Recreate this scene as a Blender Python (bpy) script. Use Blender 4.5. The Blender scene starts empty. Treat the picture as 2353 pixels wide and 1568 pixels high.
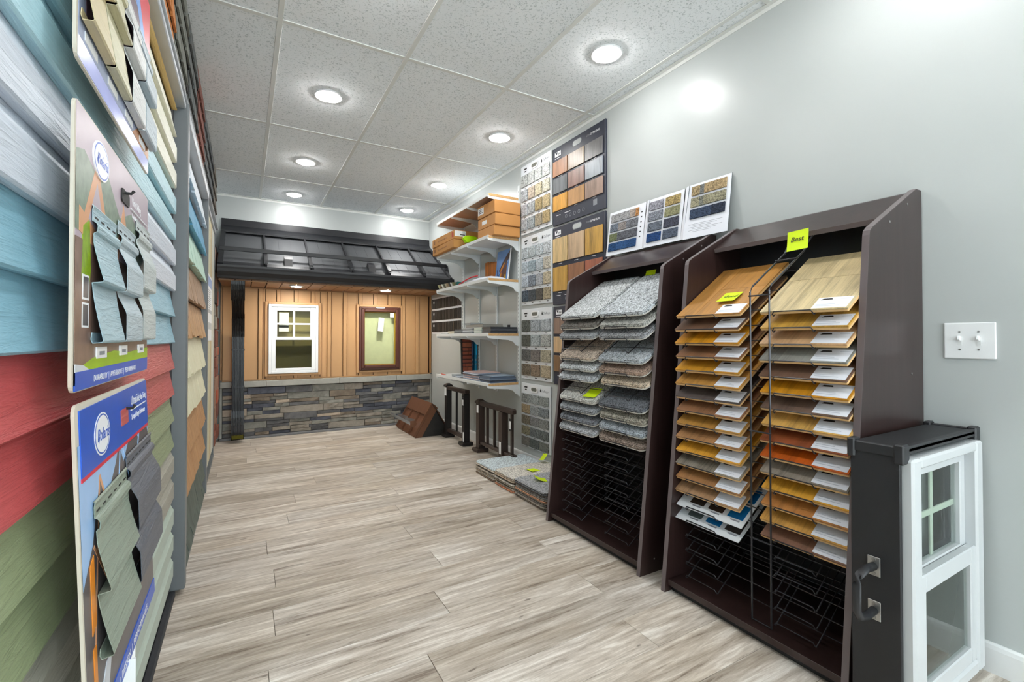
import bpy, bmesh, math, random
from mathutils import Vector, Matrix

# ------------------------------------------------------------------ scene, camera, world, exposure
scene = bpy.context.scene
COL = scene.collection
RND = random.Random(11)

cam_data = bpy.data.cameras.new('camera')
cam_data.sensor_width = 36.0
cam_data.lens = 36.0 * 1071.0 / 2353.0
cam_data.shift_y = -20.1 / 2353.0
cam_data.clip_start = 0.01
cam = bpy.data.objects.new('camera', cam_data)
COL.objects.link(cam)
cam.location = (0, 0, 1.05)
cam.rotation_euler = (math.radians(90.7), 0, math.radians(-29.884))
scene.camera = cam

world = bpy.data.worlds.new('world')
world.use_nodes = True
world.node_tree.nodes['Background'].inputs[0].default_value = (0.86, 0.94, 1.0, 1)
world.node_tree.nodes['Background'].inputs[1].default_value = 6.0
scene.world = world

vs = scene.view_settings
vs.view_transform = 'Standard'
vs.look = 'None'
vs.gamma = 1.0
vs.use_curve_mapping = False
vs.exposure = 0.6
LAMP = 112.0          # radiance of one downlight diffuser

# unseen window added behind the viewer to brighten the room (sampling portal in its opening)
portal = bpy.data.lights.new('added_window_portal', 'AREA')
portal.shape = 'RECTANGLE'; portal.size = 1.9; portal.size_y = 2.05
portal.cycles.is_portal = True
po = bpy.data.objects.new('added_window_portal', portal)
po.location = (0.9, -2.66, 1.23); po.rotation_euler = (math.radians(90), 0, math.radians(180))
COL.objects.link(po)

# ------------------------------------------------------------------ helpers
WM = {}

def lin(c):
    return tuple(x / 12.92 if x <= 0.04045 else ((x + 0.055) / 1.055) ** 2.4 for x in c)

def hx(s):
    s = s.lstrip('#')
    return lin(tuple(int(s[i:i + 2], 16) / 255 for i in (0, 2, 4))) + (1.0,)

def newmat(name):
    m = bpy.data.materials.new(name)
    m.use_nodes = True
    nt = m.node_tree
    return m, nt, nt.nodes['Principled BSDF']

def N(nt, kind, **kw):
    n = nt.nodes.new(kind)
    for k, v in kw.items():
        setattr(n, k, v)
    return n

def ramp(nt, fac, stops):
    r = nt.nodes.new('ShaderNodeValToRGB')
    e = r.color_ramp.elements
    while len(e) < len(stops):
        e.new(0.5)
    for i, (p, c) in enumerate(stops):
        e[i].position = p
        e[i].color = c
    nt.links.new(fac, r.inputs[0])
    return r.outputs[0]

def coords(nt, scale=(1, 1, 1), rnd=True, kind='Object'):
    tc = N(nt, 'ShaderNodeTexCoord')
    src = tc.outputs[kind]
    if rnd:
        oi = N(nt, 'ShaderNodeObjectInfo')
        mu = N(nt, 'ShaderNodeMath', operation='MULTIPLY')
        mu.inputs[1].default_value = 37.0
        nt.links.new(oi.outputs['Random'], mu.inputs[0])
        ad = N(nt, 'ShaderNodeVectorMath', operation='ADD')
        nt.links.new(src, ad.inputs[0])
        nt.links.new(mu.outputs[0], ad.inputs[1])
        src = ad.outputs[0]
    mp = N(nt, 'ShaderNodeVectorMath', operation='MULTIPLY')
    mp.inputs[1].default_value = scale
    nt.links.new(src, mp.inputs[0])
    return mp.outputs[0]

def noise(nt, vec, scale=5, detail=4, rough=0.6, dist=0.0):
    n = N(nt, 'ShaderNodeTexNoise')
    n.inputs['Scale'].default_value = scale
    n.inputs['Detail'].default_value = detail
    n.inputs['Roughness'].default_value = rough
    n.inputs['Distortion'].default_value = dist
    nt.links.new(vec, n.inputs['Vector'])
    return n.outputs['Fac']

def bump(nt, p, h, strength=0.3, dist=0.002):
    b = N(nt, 'ShaderNodeBump')
    b.inputs['Strength'].default_value = strength
    b.inputs['Distance'].default_value = dist
    nt.links.new(h, b.inputs['Height'])
    nt.links.new(b.outputs[0], p.inputs['Normal'])

def plain(name, col, rough=0.5, metal=0.0, var=0.06, vs_=12, bmp=0.0, bscale=200, spec=0.5, stretch=(1, 1, 1)):
    m, nt, p = newmat(name)
    c = hx(col)
    v = coords(nt, stretch)
    f = noise(nt, v, vs_, 3)
    nt.links.new(ramp(nt, f, [(0.25, tuple(x * (1 - var) for x in c[:3]) + (1,)), (0.75, tuple(min(1, x * (1 + var)) for x in c[:3]) + (1,))]), p.inputs['Base Color'])
    p.inputs['Roughness'].default_value = rough
    p.inputs['Metallic'].default_value = metal
    p.inputs['Specular IOR Level'].default_value = spec
    if bmp:
        bump(nt, p, noise(nt, v, bscale, 3), bmp, 0.001)
    return m

def wood(name, c1, c2, c3=None, axis=0, fine=60, rough=0.4, bands=3.0, contrast=1.0):
    """grain running along local axis; per-object offset so that no two boards repeat"""
    m, nt, p = newmat(name)
    st = [1.0, 1.0, 1.0]
    st[axis] = 0.07
    v = coords(nt, tuple(st))
    big = noise(nt, v, bands * 4, 5, 0.6, 1.2)
    fin = noise(nt, v, fine * 3, 4, 0.7, 0.3)
    mx = N(nt, 'ShaderNodeMix', data_type='FLOAT')
    mx.inputs[0].default_value = 0.38
    nt.links.new(big, mx.inputs[2]); nt.links.new(fin, mx.inputs[3])
    c3 = c3 or c2
    w = 0.2 / contrast
    col = ramp(nt, mx.outputs[0], [(0.5 - w, hx(c3)), (0.5, hx(c1)), (0.5 + w, hx(c2))])
    nt.links.new(col, p.inputs['Base Color'])
    p.inputs['Roughness'].default_value = rough
    bump(nt, p, fin, 0.12, 0.0006)
    return m

def carpet(name, c1, c2, c3=None, scale=260, stripes=None):
    m, nt, p = newmat(name)
    v = coords(nt, (1, 1, 1))
    f = noise(nt, v, scale, 2, 0.6)
    f2 = noise(nt, v, scale * 0.3, 2, 0.6)
    mx = N(nt, 'ShaderNodeMix', data_type='FLOAT')
    mx.inputs[0].default_value = 0.3
    nt.links.new(f, mx.inputs[2]); nt.links.new(f2, mx.inputs[3])
    c3 = c3 or c1
    col = ramp(nt, mx.outputs[0], [(0.40, hx(c2)), (0.5, hx(c1)), (0.59, hx(c3))])
    nt.links.new(col, p.inputs['Base Color'])
    p.inputs['Roughness'].default_value = 0.95
    p.inputs['Specular IOR Level'].default_value = 0.15
    bump(nt, p, mx.outputs[0], 0.8, 0.004)
    return m

def emis(name, col, s):
    m, nt, p = newmat(name)
    p.inputs['Base Color'].default_value = (0.9, 0.9, 0.9, 1)
    p.inputs['Emission Color'].default_value = col
    p.inputs['Emission Strength'].default_value = s
    return m

def glass(name, tint, gloss=0.12, rough=0.02):
    m = bpy.data.materials.new(name)
    m.use_nodes = True
    nt = m.node_tree
    nt.nodes.clear()
    out = N(nt, 'ShaderNodeOutputMaterial')
    tr = N(nt, 'ShaderNodeBsdfTransparent'); tr.inputs[0].default_value = tint
    gl = N(nt, 'ShaderNodeBsdfGlossy'); gl.inputs['Roughness'].default_value = rough
    lw = N(nt, 'ShaderNodeLayerWeight'); lw.inputs[0].default_value = 0.5
    pw_ = N(nt, 'ShaderNodeMath', operation='POWER'); pw_.inputs[1].default_value = 6.0
    nt.links.new(lw.outputs['Facing'], pw_.inputs[0])
    ad = N(nt, 'ShaderNodeMath', operation='ADD'); ad.inputs[1].default_value = gloss * .5
    ad.use_clamp = True
    nt.links.new(pw_.outputs[0], ad.inputs[0])
    mx = N(nt, 'ShaderNodeMixShader')
    nt.links.new(ad.outputs[0], mx.inputs[0]); nt.links.new(tr.outputs[0], mx.inputs[1]); nt.links.new(gl.outputs[0], mx.inputs[2])
    nt.links.new(mx.outputs[0], out.inputs[0])
    return m

# --- mesh building blocks (all add to a bmesh)
def B():
    return bmesh.new()

def box(bm, a, b):
    x0, y0, z0 = a; x1, y1, z1 = b
    vs = [bm.verts.new(p) for p in ((x0, y0, z0), (x1, y0, z0), (x1, y1, z0), (x0, y1, z0), (x0, y0, z1), (x1, y0, z1), (x1, y1, z1), (x0, y1, z1))]
    for f in ((0, 3, 2, 1), (4, 5, 6, 7), (0, 1, 5, 4), (1, 2, 6, 5), (2, 3, 7, 6), (3, 0, 4, 7)):
        bm.faces.new([vs[i] for i in f])
    return bm

def bbox(a, b, w=0.0, seg=1):
    bm = box(B(), a, b)
    if w:
        bmesh.ops.bevel(bm, geom=bm.edges[:], offset=w, segments=seg, affect='EDGES', profile=0.5)
    return bm

def prism(bm, pts, plane, a, b):
    """extrude a closed polygon along the axis missing from plane ('xz' -> along y)"""
    def mk(p, t):
        return {'xz': (p[0], t, p[1]), 'yz': (t, p[0], p[1]), 'xy': (p[0], p[1], t)}[plane]
    v0 = [bm.verts.new(mk(p, a)) for p in pts]
    v1 = [bm.verts.new(mk(p, b)) for p in pts]
    n = len(pts)
    bm.faces.new(v0); bm.faces.new(list(reversed(v1)))
    for i in range(n):
        bm.faces.new([v0[i], v1[i], v1[(i + 1) % n], v0[(i + 1) % n]])
    bmesh.ops.recalc_face_normals(bm, faces=bm.faces[:])
    return bm

def strip(bm, pts, plane, a, b, th=0.0015):
    """open profile given thickness, extruded"""
    n = len(pts)
    off = []
    for i in range(n):
        p0 = Vector(pts[max(i - 1, 0)]); p1 = Vector(pts[min(i + 1, n - 1)])
        d = (p1 - p0); d = d / (d.length or 1)
        off.append((pts[i][0] - d.y * th, pts[i][1] + d.x * th))
    return prism(bm, list(pts) + off[::-1], plane, a, b)

def tube(bm, pts, r, n=6, closed=False):
    P = [Vector(p) for p in pts]
    rings = []
    m = len(P)
    for i in range(m):
        if closed:
            d = P[(i + 1) % m] - P[i - 1]
        else:
            d = P[min(i + 1, m - 1)] - P[max(i - 1, 0)]
        d.normalize()
        up = Vector((0, 0, 1)) if abs(d.z) < 0.9 else Vector((1, 0, 0))
        s = d.cross(up).normalized(); t = s.cross(d).normalized()
        k = 1.0
        if 0 < i < m - 1 or closed:
            e1 = (P[i] - P[i - 1]).normalized(); e2 = (P[(i + 1) % m] - P[i]).normalized()
            k = min(1.6, 1 / max(0.5, math.sqrt(max(0.0, (1 + e1.dot(e2)) / 2))))
        rings.append([bm.verts.new(P[i] + (s * math.cos(2 * math.pi * j / n) + t * math.sin(2 * math.pi * j / n)) * r * (k if n <= 4 else 1)) for j in range(n)])
    rng = m if closed else m - 1
    for i in range(rng):
        a, b = rings[i], rings[(i + 1) % m]
        for j in range(n):
            bm.faces.new([a[j], a[(j + 1) % n], b[(j + 1) % n], b[j]])
    if not closed:
        bm.faces.new(rings[0][::-1]); bm.faces.new(rings[-1])
    bmesh.ops.recalc_face_normals(bm, faces=bm.faces[:])
    return bm

def disc(bm, c, r, h, n=24, axis='z'):
    """cylinder from c along axis by h"""
    def mk(u, v, t):
        return {'z': (c[0] + u, c[1] + v, c[2] + t), 'x': (c[0] + t, c[1] + u, c[2] + v), 'y': (c[0] + u, c[1] + t, c[2] + v)}[axis]
    a = [bm.verts.new(mk(r * math.cos(2 * math.pi * i / n), r * math.sin(2 * math.pi * i / n), 0)) for i in range(n)]
    b = [bm.verts.new(mk(r * math.cos(2 * math.pi * i / n), r * math.sin(2 * math.pi * i / n), h)) for i in range(n)]
    bm.faces.new(a); bm.faces.new(b[::-1])
    for i in range(n):
        bm.faces.new([a[i], b[i], b[(i + 1) % n], a[(i + 1) % n]])
    bmesh.ops.recalc_face_normals(bm, faces=bm.faces[:])
    return bm

def ring(bm, c, r0, r1, h, n=32):
    vs = []
    for r, z in ((r0, 0), (r1, 0), (r1, h), (r0, h)):
        vs.append([bm.verts.new((c[0] + r * math.cos(2 * math.pi * i / n), c[1] + r * math.sin(2 * math.pi * i / n), c[2] + z)) for i in range(n)])
    for k in range(4):
        a, b = vs[k], vs[(k + 1) % 4]
        for i in range(n):
            bm.faces.new([a[i], a[(i + 1) % n], b[(i + 1) % n], b[i]])
    bmesh.ops.recalc_face_normals(bm, faces=bm.faces[:])
    return bm

def rrect(y0, y1, z0, z1, r, n=4):
    """rounded rectangle outline as (a, b) points"""
    pts = []
    for cx, cz, a0 in ((y1 - r, z1 - r, 0), (y0 + r, z1 - r, 90), (y0 + r, z0 + r, 180), (y1 - r, z0 + r, 270)):
        for i in range(n + 1):
            a = math.radians(a0 + 90 * i / n)
            pts.append((cx + r * math.cos(a), cz + r * math.sin(a)))
    return pts

def ellipse(cy, cz, ry, rz, n=28):
    return [(cy + ry * math.cos(2 * math.pi * i / n), cz + rz * math.sin(2 * math.pi * i / n)) for i in range(n)]

def mesh(bm, name, m=None, smooth=False):
    me = bpy.data.meshes.new(name)
    bm.to_mesh(me); bm.free()
    if m is not None:
        me.materials.append(m)
    if smooth:
        for p in me.polygons:
            p.use_smooth = True
    return me

def place(name, me, parent=None, M=None):
    """link mesh data at world matrix M (default: parent's frame)"""
    o = bpy.data.objects.new(name, me)
    COL.objects.link(o)
    if parent is not None:
        M = M if M is not None else WM[parent.name]
        o.parent = parent
        o.matrix_parent_inverse = Matrix()
        o.matrix_basis = WM[parent.name].inverted() @ M
    else:
        M = M if M is not None else Matrix()
        o.matrix_basis = M
    WM[o.name] = M.copy()
    return o

def part(name, bm, m, parent, world=True, smooth=False, label=None):
    """a piece of a thing; bm in world coordinates, or in the parent's own frame"""
    if world:
        bmesh.ops.transform(bm, matrix=WM[parent.name].inverted(), verts=bm.verts[:])
    o = place(name, mesh(bm, name, m, smooth), parent)
    if label:
        o['label'] = label
    return o

def tag(o, label, cat, group=None):
    o['label'] = label; o['category'] = cat
    if group:
        o['group'] = group
    return o

def thing(name, label, cat, loc=(0, 0, 0), group=None, M=None):
    o = bpy.data.objects.new(name, None)
    o.empty_display_size = 0.05
    COL.objects.link(o)
    M = M if M is not None else Matrix.Translation(loc)
    o.matrix_basis = M
    WM[o.name] = M.copy()
    return tag(o, label, cat, group)

def solo(name, bm, m, label, cat, group=None, smooth=False):
    """a thing that is one mesh: origin at the middle of its base"""
    co = [v.co for v in bm.verts]
    c = Vector(((min(v.x for v in co) + max(v.x for v in co)) / 2, (min(v.y for v in co) + max(v.y for v in co)) / 2, min(v.z for v in co)))
    bmesh.ops.translate(bm, vec=-c, verts=bm.verts[:])
    return tag(place(name, mesh(bm, name, m, smooth), None, Matrix.Translation(c)), label, cat, group)

def struct(name, bm, m, smooth=False):
    o = place(name, mesh(bm, name, m, smooth))
    o['kind'] = 'structure'
    return o

def lettering(body, size, m, parent, pos, xd, yd, align='LEFT', ext=0.0002, name='lettering', shear=0.0, sx=1.0):
    cu = bpy.data.curves.new('lettering', 'FONT')
    cu.body = body; cu.size = size; cu.align_x = align; cu.extrude = ext; cu.shear = shear
    cu.resolution_u = 2
    t = bpy.data.objects.new('lettering_source', cu)
    COL.objects.link(t)
    dg = bpy.context.evaluated_depsgraph_get()
    me = bpy.data.meshes.new_from_object(t.evaluated_get(dg))
    bpy.data.objects.remove(t); bpy.data.curves.remove(cu)
    me.materials.clear(); me.materials.append(m)
    xd = Vector(xd).normalized(); yd = Vector(yd).normalized(); zd = xd.cross(yd)
    M = Matrix((xd * sx, yd, zd)).transposed().to_4x4()
    M.translation = Vector(pos)
    return place(name, me, parent, M)

# ------------------------------------------------------------------ materials of the room
def wall_mat():
    m, nt, p = newmat('eggshell_wall_paint')
    v = coords(nt, (1, 1, 1), False)
    f = noise(nt, v, 1.5, 2)
    nt.links.new(ramp(nt, f, [(0.3, hx('#b8bdbc')), (0.7, hx('#bec3c2'))]), p.inputs['Base Color'])
    p.inputs['Roughness'].default_value = 0.34
    p.inputs['Specular IOR Level'].default_value = 0.45
    bump(nt, p, noise(nt, v, 240, 2), 0.12, 0.001)
    return m

def tile_mat():
    m, nt, p = newmat('fissured_ceiling_tile')
    v = coords(nt, (1, 1, 1), False)
    f = noise(nt, v, 105, 3, 0.55, 0.8)
    pit = ramp(nt, f, [(0.36, (0, 0, 0, 1)), (0.45, (1, 1, 1, 1))])
    mx = N(nt, 'ShaderNodeMix', data_type='RGBA')
    nt.links.new(pit, mx.inputs[0])
    mx.inputs[6].default_value = hx('#ccd3d6'); mx.inputs[7].default_value = hx('#f4f8fb')
    nt.links.new(mx.outputs[2], p.inputs['Base Color'])
    p.inputs['Roughness'].default_value = 0.9
    p.inputs['Specular IOR Level'].default_value = 0.2
    bump(nt, p, pit, 0.35, 0.002)
    return m

def plank_mat():
    m, nt, p = newmat('greige_vinyl_plank')
    v = coords(nt, (0.09, 1, 1))
    big = noise(nt, v, 13, 6, 0.68, 1.3)
    fin = noise(nt, v, 70, 5, 0.7, 0.4)
    wide = noise(nt, coords(nt, (0.35, 1, 1)), 3.2, 3, 0.5)
    mx = N(nt, 'ShaderNodeMix', data_type='FLOAT'); mx.inputs[0].default_value = 0.42
    nt.links.new(big, mx.inputs[2]); nt.links.new(fin, mx.inputs[3])
    col = ramp(nt, mx.outputs[0], [(0.36, hx('#84776b')), (0.44, hx('#b3a99d')), (0.52, hx('#ccc3b8')), (0.61, hx('#ece7df'))])
    tint = ramp(nt, wide, [(0.38, hx('#ded6ca')), (0.62, hx('#ffffff'))])
    ml = N(nt, 'ShaderNodeMix', data_type='RGBA', blend_type='MULTIPLY'); ml.inputs[0].default_value = 0.7
    nt.links.new(col, ml.inputs[6]); nt.links.new(tint, ml.inputs[7])
    oi = N(nt, 'ShaderNodeObjectInfo')
    hs = N(nt, 'ShaderNodeHueSaturation')
    mr = N(nt, 'ShaderNodeMapRange'); mr.inputs[3].default_value = 0.88; mr.inputs[4].default_value = 1.12
    nt.links.new(oi.outputs['Random'], mr.inputs[0]); nt.links.new(mr.outputs[0], hs.inputs['Value'])
    nt.links.new(ml.outputs[2], hs.inputs['Color'])
    # small dark knots and flecks
    vo = N(nt, 'ShaderNodeTexNoise'); vo.inputs['Scale'].default_value = 34; vo.inputs['Detail'].default_value = 1
    nt.links.new(coords(nt, (0.3, 1, 1)), vo.inputs['Vector'])
    kn = ramp(nt, vo.outputs['Fac'], [(0.765, (0, 0, 0, 1)), (0.80, (.7, .7, .7, 1))])
    mk = N(nt, 'ShaderNodeMix', data_type='RGBA')
    nt.links.new(kn, mk.inputs[0]); nt.links.new(hs.outputs[0], mk.inputs[6]); mk.inputs[7].default_value = hx('#5d5146')
    nt.links.new(mk.outputs[2], p.inputs['Base Color'])
    p.inputs['Roughness'].default_value = 0.42
    p.inputs['Specular IOR Level'].default_value = 0.4
    bump(nt, p, fin, 0.18, 0.0008)
    return m

M_wall = wall_mat(); M_tile = tile_mat(); M_plank = plank_mat()
M_tee = plain('white_enamel_tee', '#e2e4e1', 0.4, var=0.02)
M_white = plain('white_enamel', '#eceeef', 0.35, var=0.02)
M_trimw = plain('white_baseboard_paint', '#e6e8e8', 0.35, var=0.02)
M_black = plain('black_satin_plastic', '#26272a', 0.45, var=0.1)
M_seam = plain('dark_subfloor', '#5f574d', 0.8)
M_lamp = emis('downlight_diffuser', (1.0, 0.985, 0.965, 1), LAMP)
M_soflamp = emis('soffit_light_diffuser', (1.0, 0.96, 0.88, 1), 200.0)
M_paper = plain('white_paper', '#eef0f2', 0.6, var=0.02)
M_ink = plain('black_ink', '#1d1d1f', 0.6, var=0.0)
M_grey = plain('grey_ink', '#8b8f97', 0.6, var=0.0)
M_note = plain('fluorescent_sticky_note', '#d9f50a', 0.6, var=0.02)

# ------------------------------------------------------------------ room shell
XL, XR, YB, YF, ZC = -0.265, 2.05, 5.70, -2.60, 2.55
floor = struct('floor', bbox((XL - .1, YF - .1, -0.10), (XR + .1, YB + .1, -0.0045)), M_seam)
pw, pl = 0.178, 1.22
plank_me = {}
def plank_mesh(L, W):
    k = (round(L, 3), round(W, 3))
    if k not in plank_me:
        bm = box(B(), (0, 0, -0.0045), (L, W, 0.0))
        bmesh.ops.bevel(bm, geom=[e for e in bm.edges if all(v.co.z > -0.001 for v in e.verts)], offset=0.0009, segments=1, affect='EDGES')
        plank_me[k] = mesh(bm, 'plank', M_plank)
    return plank_me[k]
y = YF; r = 0
while y < YB - 0.01:
    w = min(pw, YB - y)
    x = XL - ((r * 0.47 * pl + RND.uniform(-.12, .12)) % pl)
    while x < XR - 0.001:
        a, b = max(x, XL), min(x + pl, XR)
        if b - a > 0.01:
            place('plank', plank_mesh(b - a - 0.0014, w - 0.0014), floor, Matrix.Translation((a + .0007, y + .0007, 0)))
        x += pl
    y += pw; r += 1

ceiling = struct('ceiling', bbox((XL - .1, YF - .1, ZC + 0.03), (XR + .1, YB + .1, ZC + 0.13)), M_tile)
gx = [XL, 0.138, 0.748, 1.358, 1.968, XR]
gy = [YF, -2.44, -1.22, 0.0, 1.22, 2.44, 3.66, 4.88, YB]
for i in range(len(gx) - 1):
    for j in range(len(gy) - 1):
        place('ceiling_tile', mesh(bbox((gx[i] + .004, gy[j] + .004, ZC + .006), (gx[i + 1] - .004, gy[j + 1] - .004, ZC + .022)), 'ceiling_tile', M_tile), ceiling, Matrix())
for x in gx[1:-1]:
    place('tee_rail', mesh(bbox((x - .012, YF, ZC), (x + .012, YB, ZC + .0055), .001), 'tee_rail', M_tee), ceiling, Matrix())
for j in range(1, len(gy) - 1):
    for i in range(len(gx) - 1):
        place('tee_rail', mesh(bbox((gx[i] + .012, gy[j] - .012, ZC + .0004), (gx[i + 1] - .012, gy[j] + .012, ZC + .0055), .001), 'tee_rail', M_tee), ceiling, Matrix())
for a, b in (((XL, YF, ZC - .018), (XL + .002, YB, ZC + .005)), ((XR - .002, YF, ZC - .018), (XR, YB, ZC + .005)), ((XL, YB - .002, ZC - .018), (XR, YB, ZC + .005)),
             ((XL, YF, ZC), (XL + .022, YB, ZC + .0052)), ((XR - .022, YF, ZC), (XR, YB, ZC + .0052)), ((XL, YB - .022, ZC), (XR, YB, ZC + .0052))):
    place('wall_angle', mesh(bbox(a, b), 'wall_angle', M_tee), ceiling, Matrix())

struct('wall_left', bbox((XL - .1, YF - .1, -.1), (XL, YB + .1, ZC + .13)), M_wall)
struct('wall_right', bbox((XR, YF - .1, -.1), (XR + .1, YB + .1, ZC + .13)), M_wall)
struct('wall_back', bbox((XL, YB, -.1), (XR, YB + .1, ZC + .13)), M_wall)
for a_, b_ in (((XL, YF - .1, -.1), (-.05, YF, ZC + .13)), ((1.85, YF - .1, -.1), (XR, YF, ZC + .13)), ((-.05, YF - .1, 2.255), (1.85, YF, ZC + .13)), ((-.05, YF - .1, -.1), (1.85, YF, .205))):
    struct('wall_front', bbox(a_, b_), M_wall)
wn = bpy.data.objects.new('added_window_1', None); COL.objects.link(wn); wn['kind'] = 'structure'; WM[wn.name] = Matrix()  # unseen window, added so daylight lifts the ceiling and left wall
for a_, b_ in (((-.05, YF - .07, .205), (-.01, YF - .03, 2.255)), ((1.81, YF - .07, .205), (1.85, YF - .03, 2.255)), ((.88, YF - .07, .245), (.92, YF - .03, 2.215)), ((-.01, YF - .07, 2.215), (1.81, YF - .03, 2.255)), ((-.01, YF - .07, .205), (1.81, YF - .03, .245))):
    place('added_window_bar', mesh(bbox(a_, b_, .003), 'added_window_bar', M_trimw), wn, Matrix())
for a_, b_ in ((-.01, .88), (.92, 1.81)):
    place('pane', mesh(bbox((a_, YF - .052, .245), (b_, YF - .048, 2.215)), 'pane', glass('added_window_glass', (.97, .98, .97, 1), .02)), wn, Matrix())

def baseboard(name, x0, x1, ya, yb, wallx, d):
    pts = [(wallx, 0.0), (wallx + d * .014, 0.0), (wallx + d * .014, .075), (wallx + d * .011, .087), (wallx + d * .005, .092), (wallx, .092)]
    struct(name, prism(B(), pts, 'xz', ya, yb), M_trimw)
baseboard('baseboard_right', 0, 0, YF, YB, XR, -1)
baseboard('baseboard_left', 0, 0, 4.93, YB, XL, 1)

# ------------------------------------------------------------------ downlights
def dome(c, r, h, n=28, k=5):
    """shallow bulging diffuser hanging down from c"""
    bm = B(); rows = []
    for j in range(k):
        a = math.pi / 2 * j / k
        rows.append([bm.verts.new((c[0] + r * math.cos(a) * math.cos(2 * math.pi * i / n), c[1] + r * math.cos(a) * math.sin(2 * math.pi * i / n), c[2] - h * math.sin(a))) for i in range(n)])
    tip = bm.verts.new((c[0], c[1], c[2] - h))
    for j in range(k - 1):
        for i in range(n):
            bm.faces.new([rows[j][i], rows[j][(i + 1) % n], rows[j + 1][(i + 1) % n], rows[j + 1][i]])
    for i in range(n):
        bm.faces.new([rows[-1][i], rows[-1][(i + 1) % n], tip])
    bm.faces.new(rows[0])
    bmesh.ops.recalc_face_normals(bm, faces=bm.faces[:])
    return bm
lx = {0: 'left', 1: 'right'}
n_near = {3.06: 'third', 4.31: 'second', 5.35: 'first'}
for ci, x in enumerate((0.445, 1.65)):
    for yy in (-1.75, -.55, .66, 1.87, 3.06, 4.31, 5.35):
        if yy == 5.35: lab = 'recessed ceiling downlight of the %s row nearest the back wall' % lx[ci]
        elif yy == 4.31: lab = 'recessed ceiling downlight of the %s row, second from the back wall' % lx[ci]
        elif yy == 3.06: lab = 'recessed ceiling downlight of the %s row, third from the back wall' % lx[ci]
        elif yy == 1.87: lab = 'recessed ceiling downlight of the %s row, fourth from the back wall' % lx[ci]
        else: lab = 'recessed ceiling downlight above and behind the viewer'
        t = thing('downlight', lab, 'ceiling light', (x, yy, ZC), 'recessed downlights in the tile ceiling')
        part('trim_ring', ring(B(), (x, yy, ZC - .004), .058, .078, .0095), M_white, t)
        part('diffuser', dome((x, yy, ZC - .002), .057, .020), M_lamp, t, smooth=True)

# ------------------------------------------------------------------ exterior mock-up on the back wall
M_tan = plain('tan_embossed_siding', '#c59a6a', 0.5, var=0.07, vs_=5, bmp=0.15, bscale=180, stretch=(1, 1, .3))
M_tandk = plain('tan_siding_channel', '#a97f52', 0.45, var=0.05)
M_soffit = plain('brown_soffit_metal', '#9c7355', 0.5, var=0.06, bmp=.1)
M_roof = plain('black_textured_roof_steel', '#5a5c5f', 0.5, metal=0.3, var=0.12, vs_=4, bmp=0.5, bscale=500, spec=.6)
M_roofblk = plain('black_roof_trim', '#242529', 0.4, metal=0.1, var=0.1, bmp=.3, bscale=500)
M_gutter = plain('black_gutter_aluminium', '#1d1e22', 0.4, metal=0.0, var=0.05)
YS = 5.62
roof = thing('display_roof', 'black standing seam metal roof of the exterior mock-up on the back wall', 'roof', (0.92, 5.3, 1.7))
e0, e1 = Vector((4.95, 1.712)), Vector((5.64, 2.155))
sl = (e1 - e0).normalized(); nr = Vector((-sl.y, sl.x))
def onroof(s, h):
    q = e0 + sl * s + nr * h
    return (q.x, q.y)
Ls = (e1 - e0).length
edges = [-0.205, 0.175, 0.568, 0.956, 1.343, 1.732, 2.045]
for i in range(6):
    a, b = edges[i] + .001, edges[i + 1] - .001
    bm = prism(B(), [onroof(0, 0), onroof(Ls, 0), onroof(Ls, -.006), onroof(0, -.006)], 'yz', a, b)
    w = b - a
    for q in (.36, .66):
        prism(bm, [onroof(.0, 0), onroof(Ls, 0), onroof(Ls, .0025), onroof(.0, .0025)], 'yz', a + w * q - .012, a + w * q + .012)
    part('roof_pan', bm, M_roof, roof)
for x in edges[1:-1]:
    part('standing_seam', prism(B(), [onroof(-.005, .0), onroof(Ls, 0), onroof(Ls, .034), onroof(-.005, .034)], 'yz', x - .008, x + .008), M_roofblk, roof)
part('rake_trim', prism(B(), [onroof(-.02, -.03), onroof(Ls, -.03), onroof(Ls, .03), onroof(-.02, .03)], 'yz', -.212, -.17), M_roofblk, roof)
part('rake_trim', prism(B(), [onroof(-.02, -.03), onroof(Ls, -.03), onroof(Ls, .03), onroof(-.02, .03)], 'yz', 2.02, 2.046), M_roofblk, roof)
cap = [(5.70, 2.30), (5.69, 2.30), (5.683, 2.228), (5.60, 2.168), (5.565, 2.150), (5.565, 2.135), (5.62, 2.13), (5.70, 2.13)]
part('ridge_flashing', prism(B(), cap, 'yz', -.212, 2.046), M_roofblk, roof)
part('eave_drip_edge', prism(B(), [onroof(-.005, .002), onroof(.07, .002), onroof(.07, .005), onroof(-.01, .005), (4.937, 1.66), (4.941, 1.66)], 'yz', -.212, 2.046), M_roofblk, roof)
part('roof_deck', prism(B(), [onroof(0, -.007), onroof(Ls, -.007), (5.69, 2.12), (5.69, 1.604), (4.985, 1.604)], 'yz', -.205, 2.04), M_roofblk, roof)
bar = onroof(.235, .062)
part('snow_guard_bar', bbox((-.21, bar[0] - .012, bar[1] - .02), (2.048, bar[0] + .004, bar[1] + .02), .003), M_gutter, roof)
for x in edges[1:-1]:
    part('snow_guard_clamp', prism(B(), [onroof(.02, .030), onroof(.27, .030), onroof(.25, .05), onroof(.14, .055), onroof(.03, .045)], 'yz', x - .016, x + .016), M_gutter, roof)
for x in (.37, 1.17):
    part('snow_stop', prism(B(), [onroof(.05, .001), onroof(.2, .001), onroof(.19, .05), onroof(.12, .05)], 'yz', x - .035, x + .035), M_gutter, roof)
part('bar_end_bracket', prism(B(), [onroof(.05, .0), onroof(.28, .0), onroof(.25, .08), onroof(.19, .085)], 'yz', 2.046, 2.049), M_gutter, roof)

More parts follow.
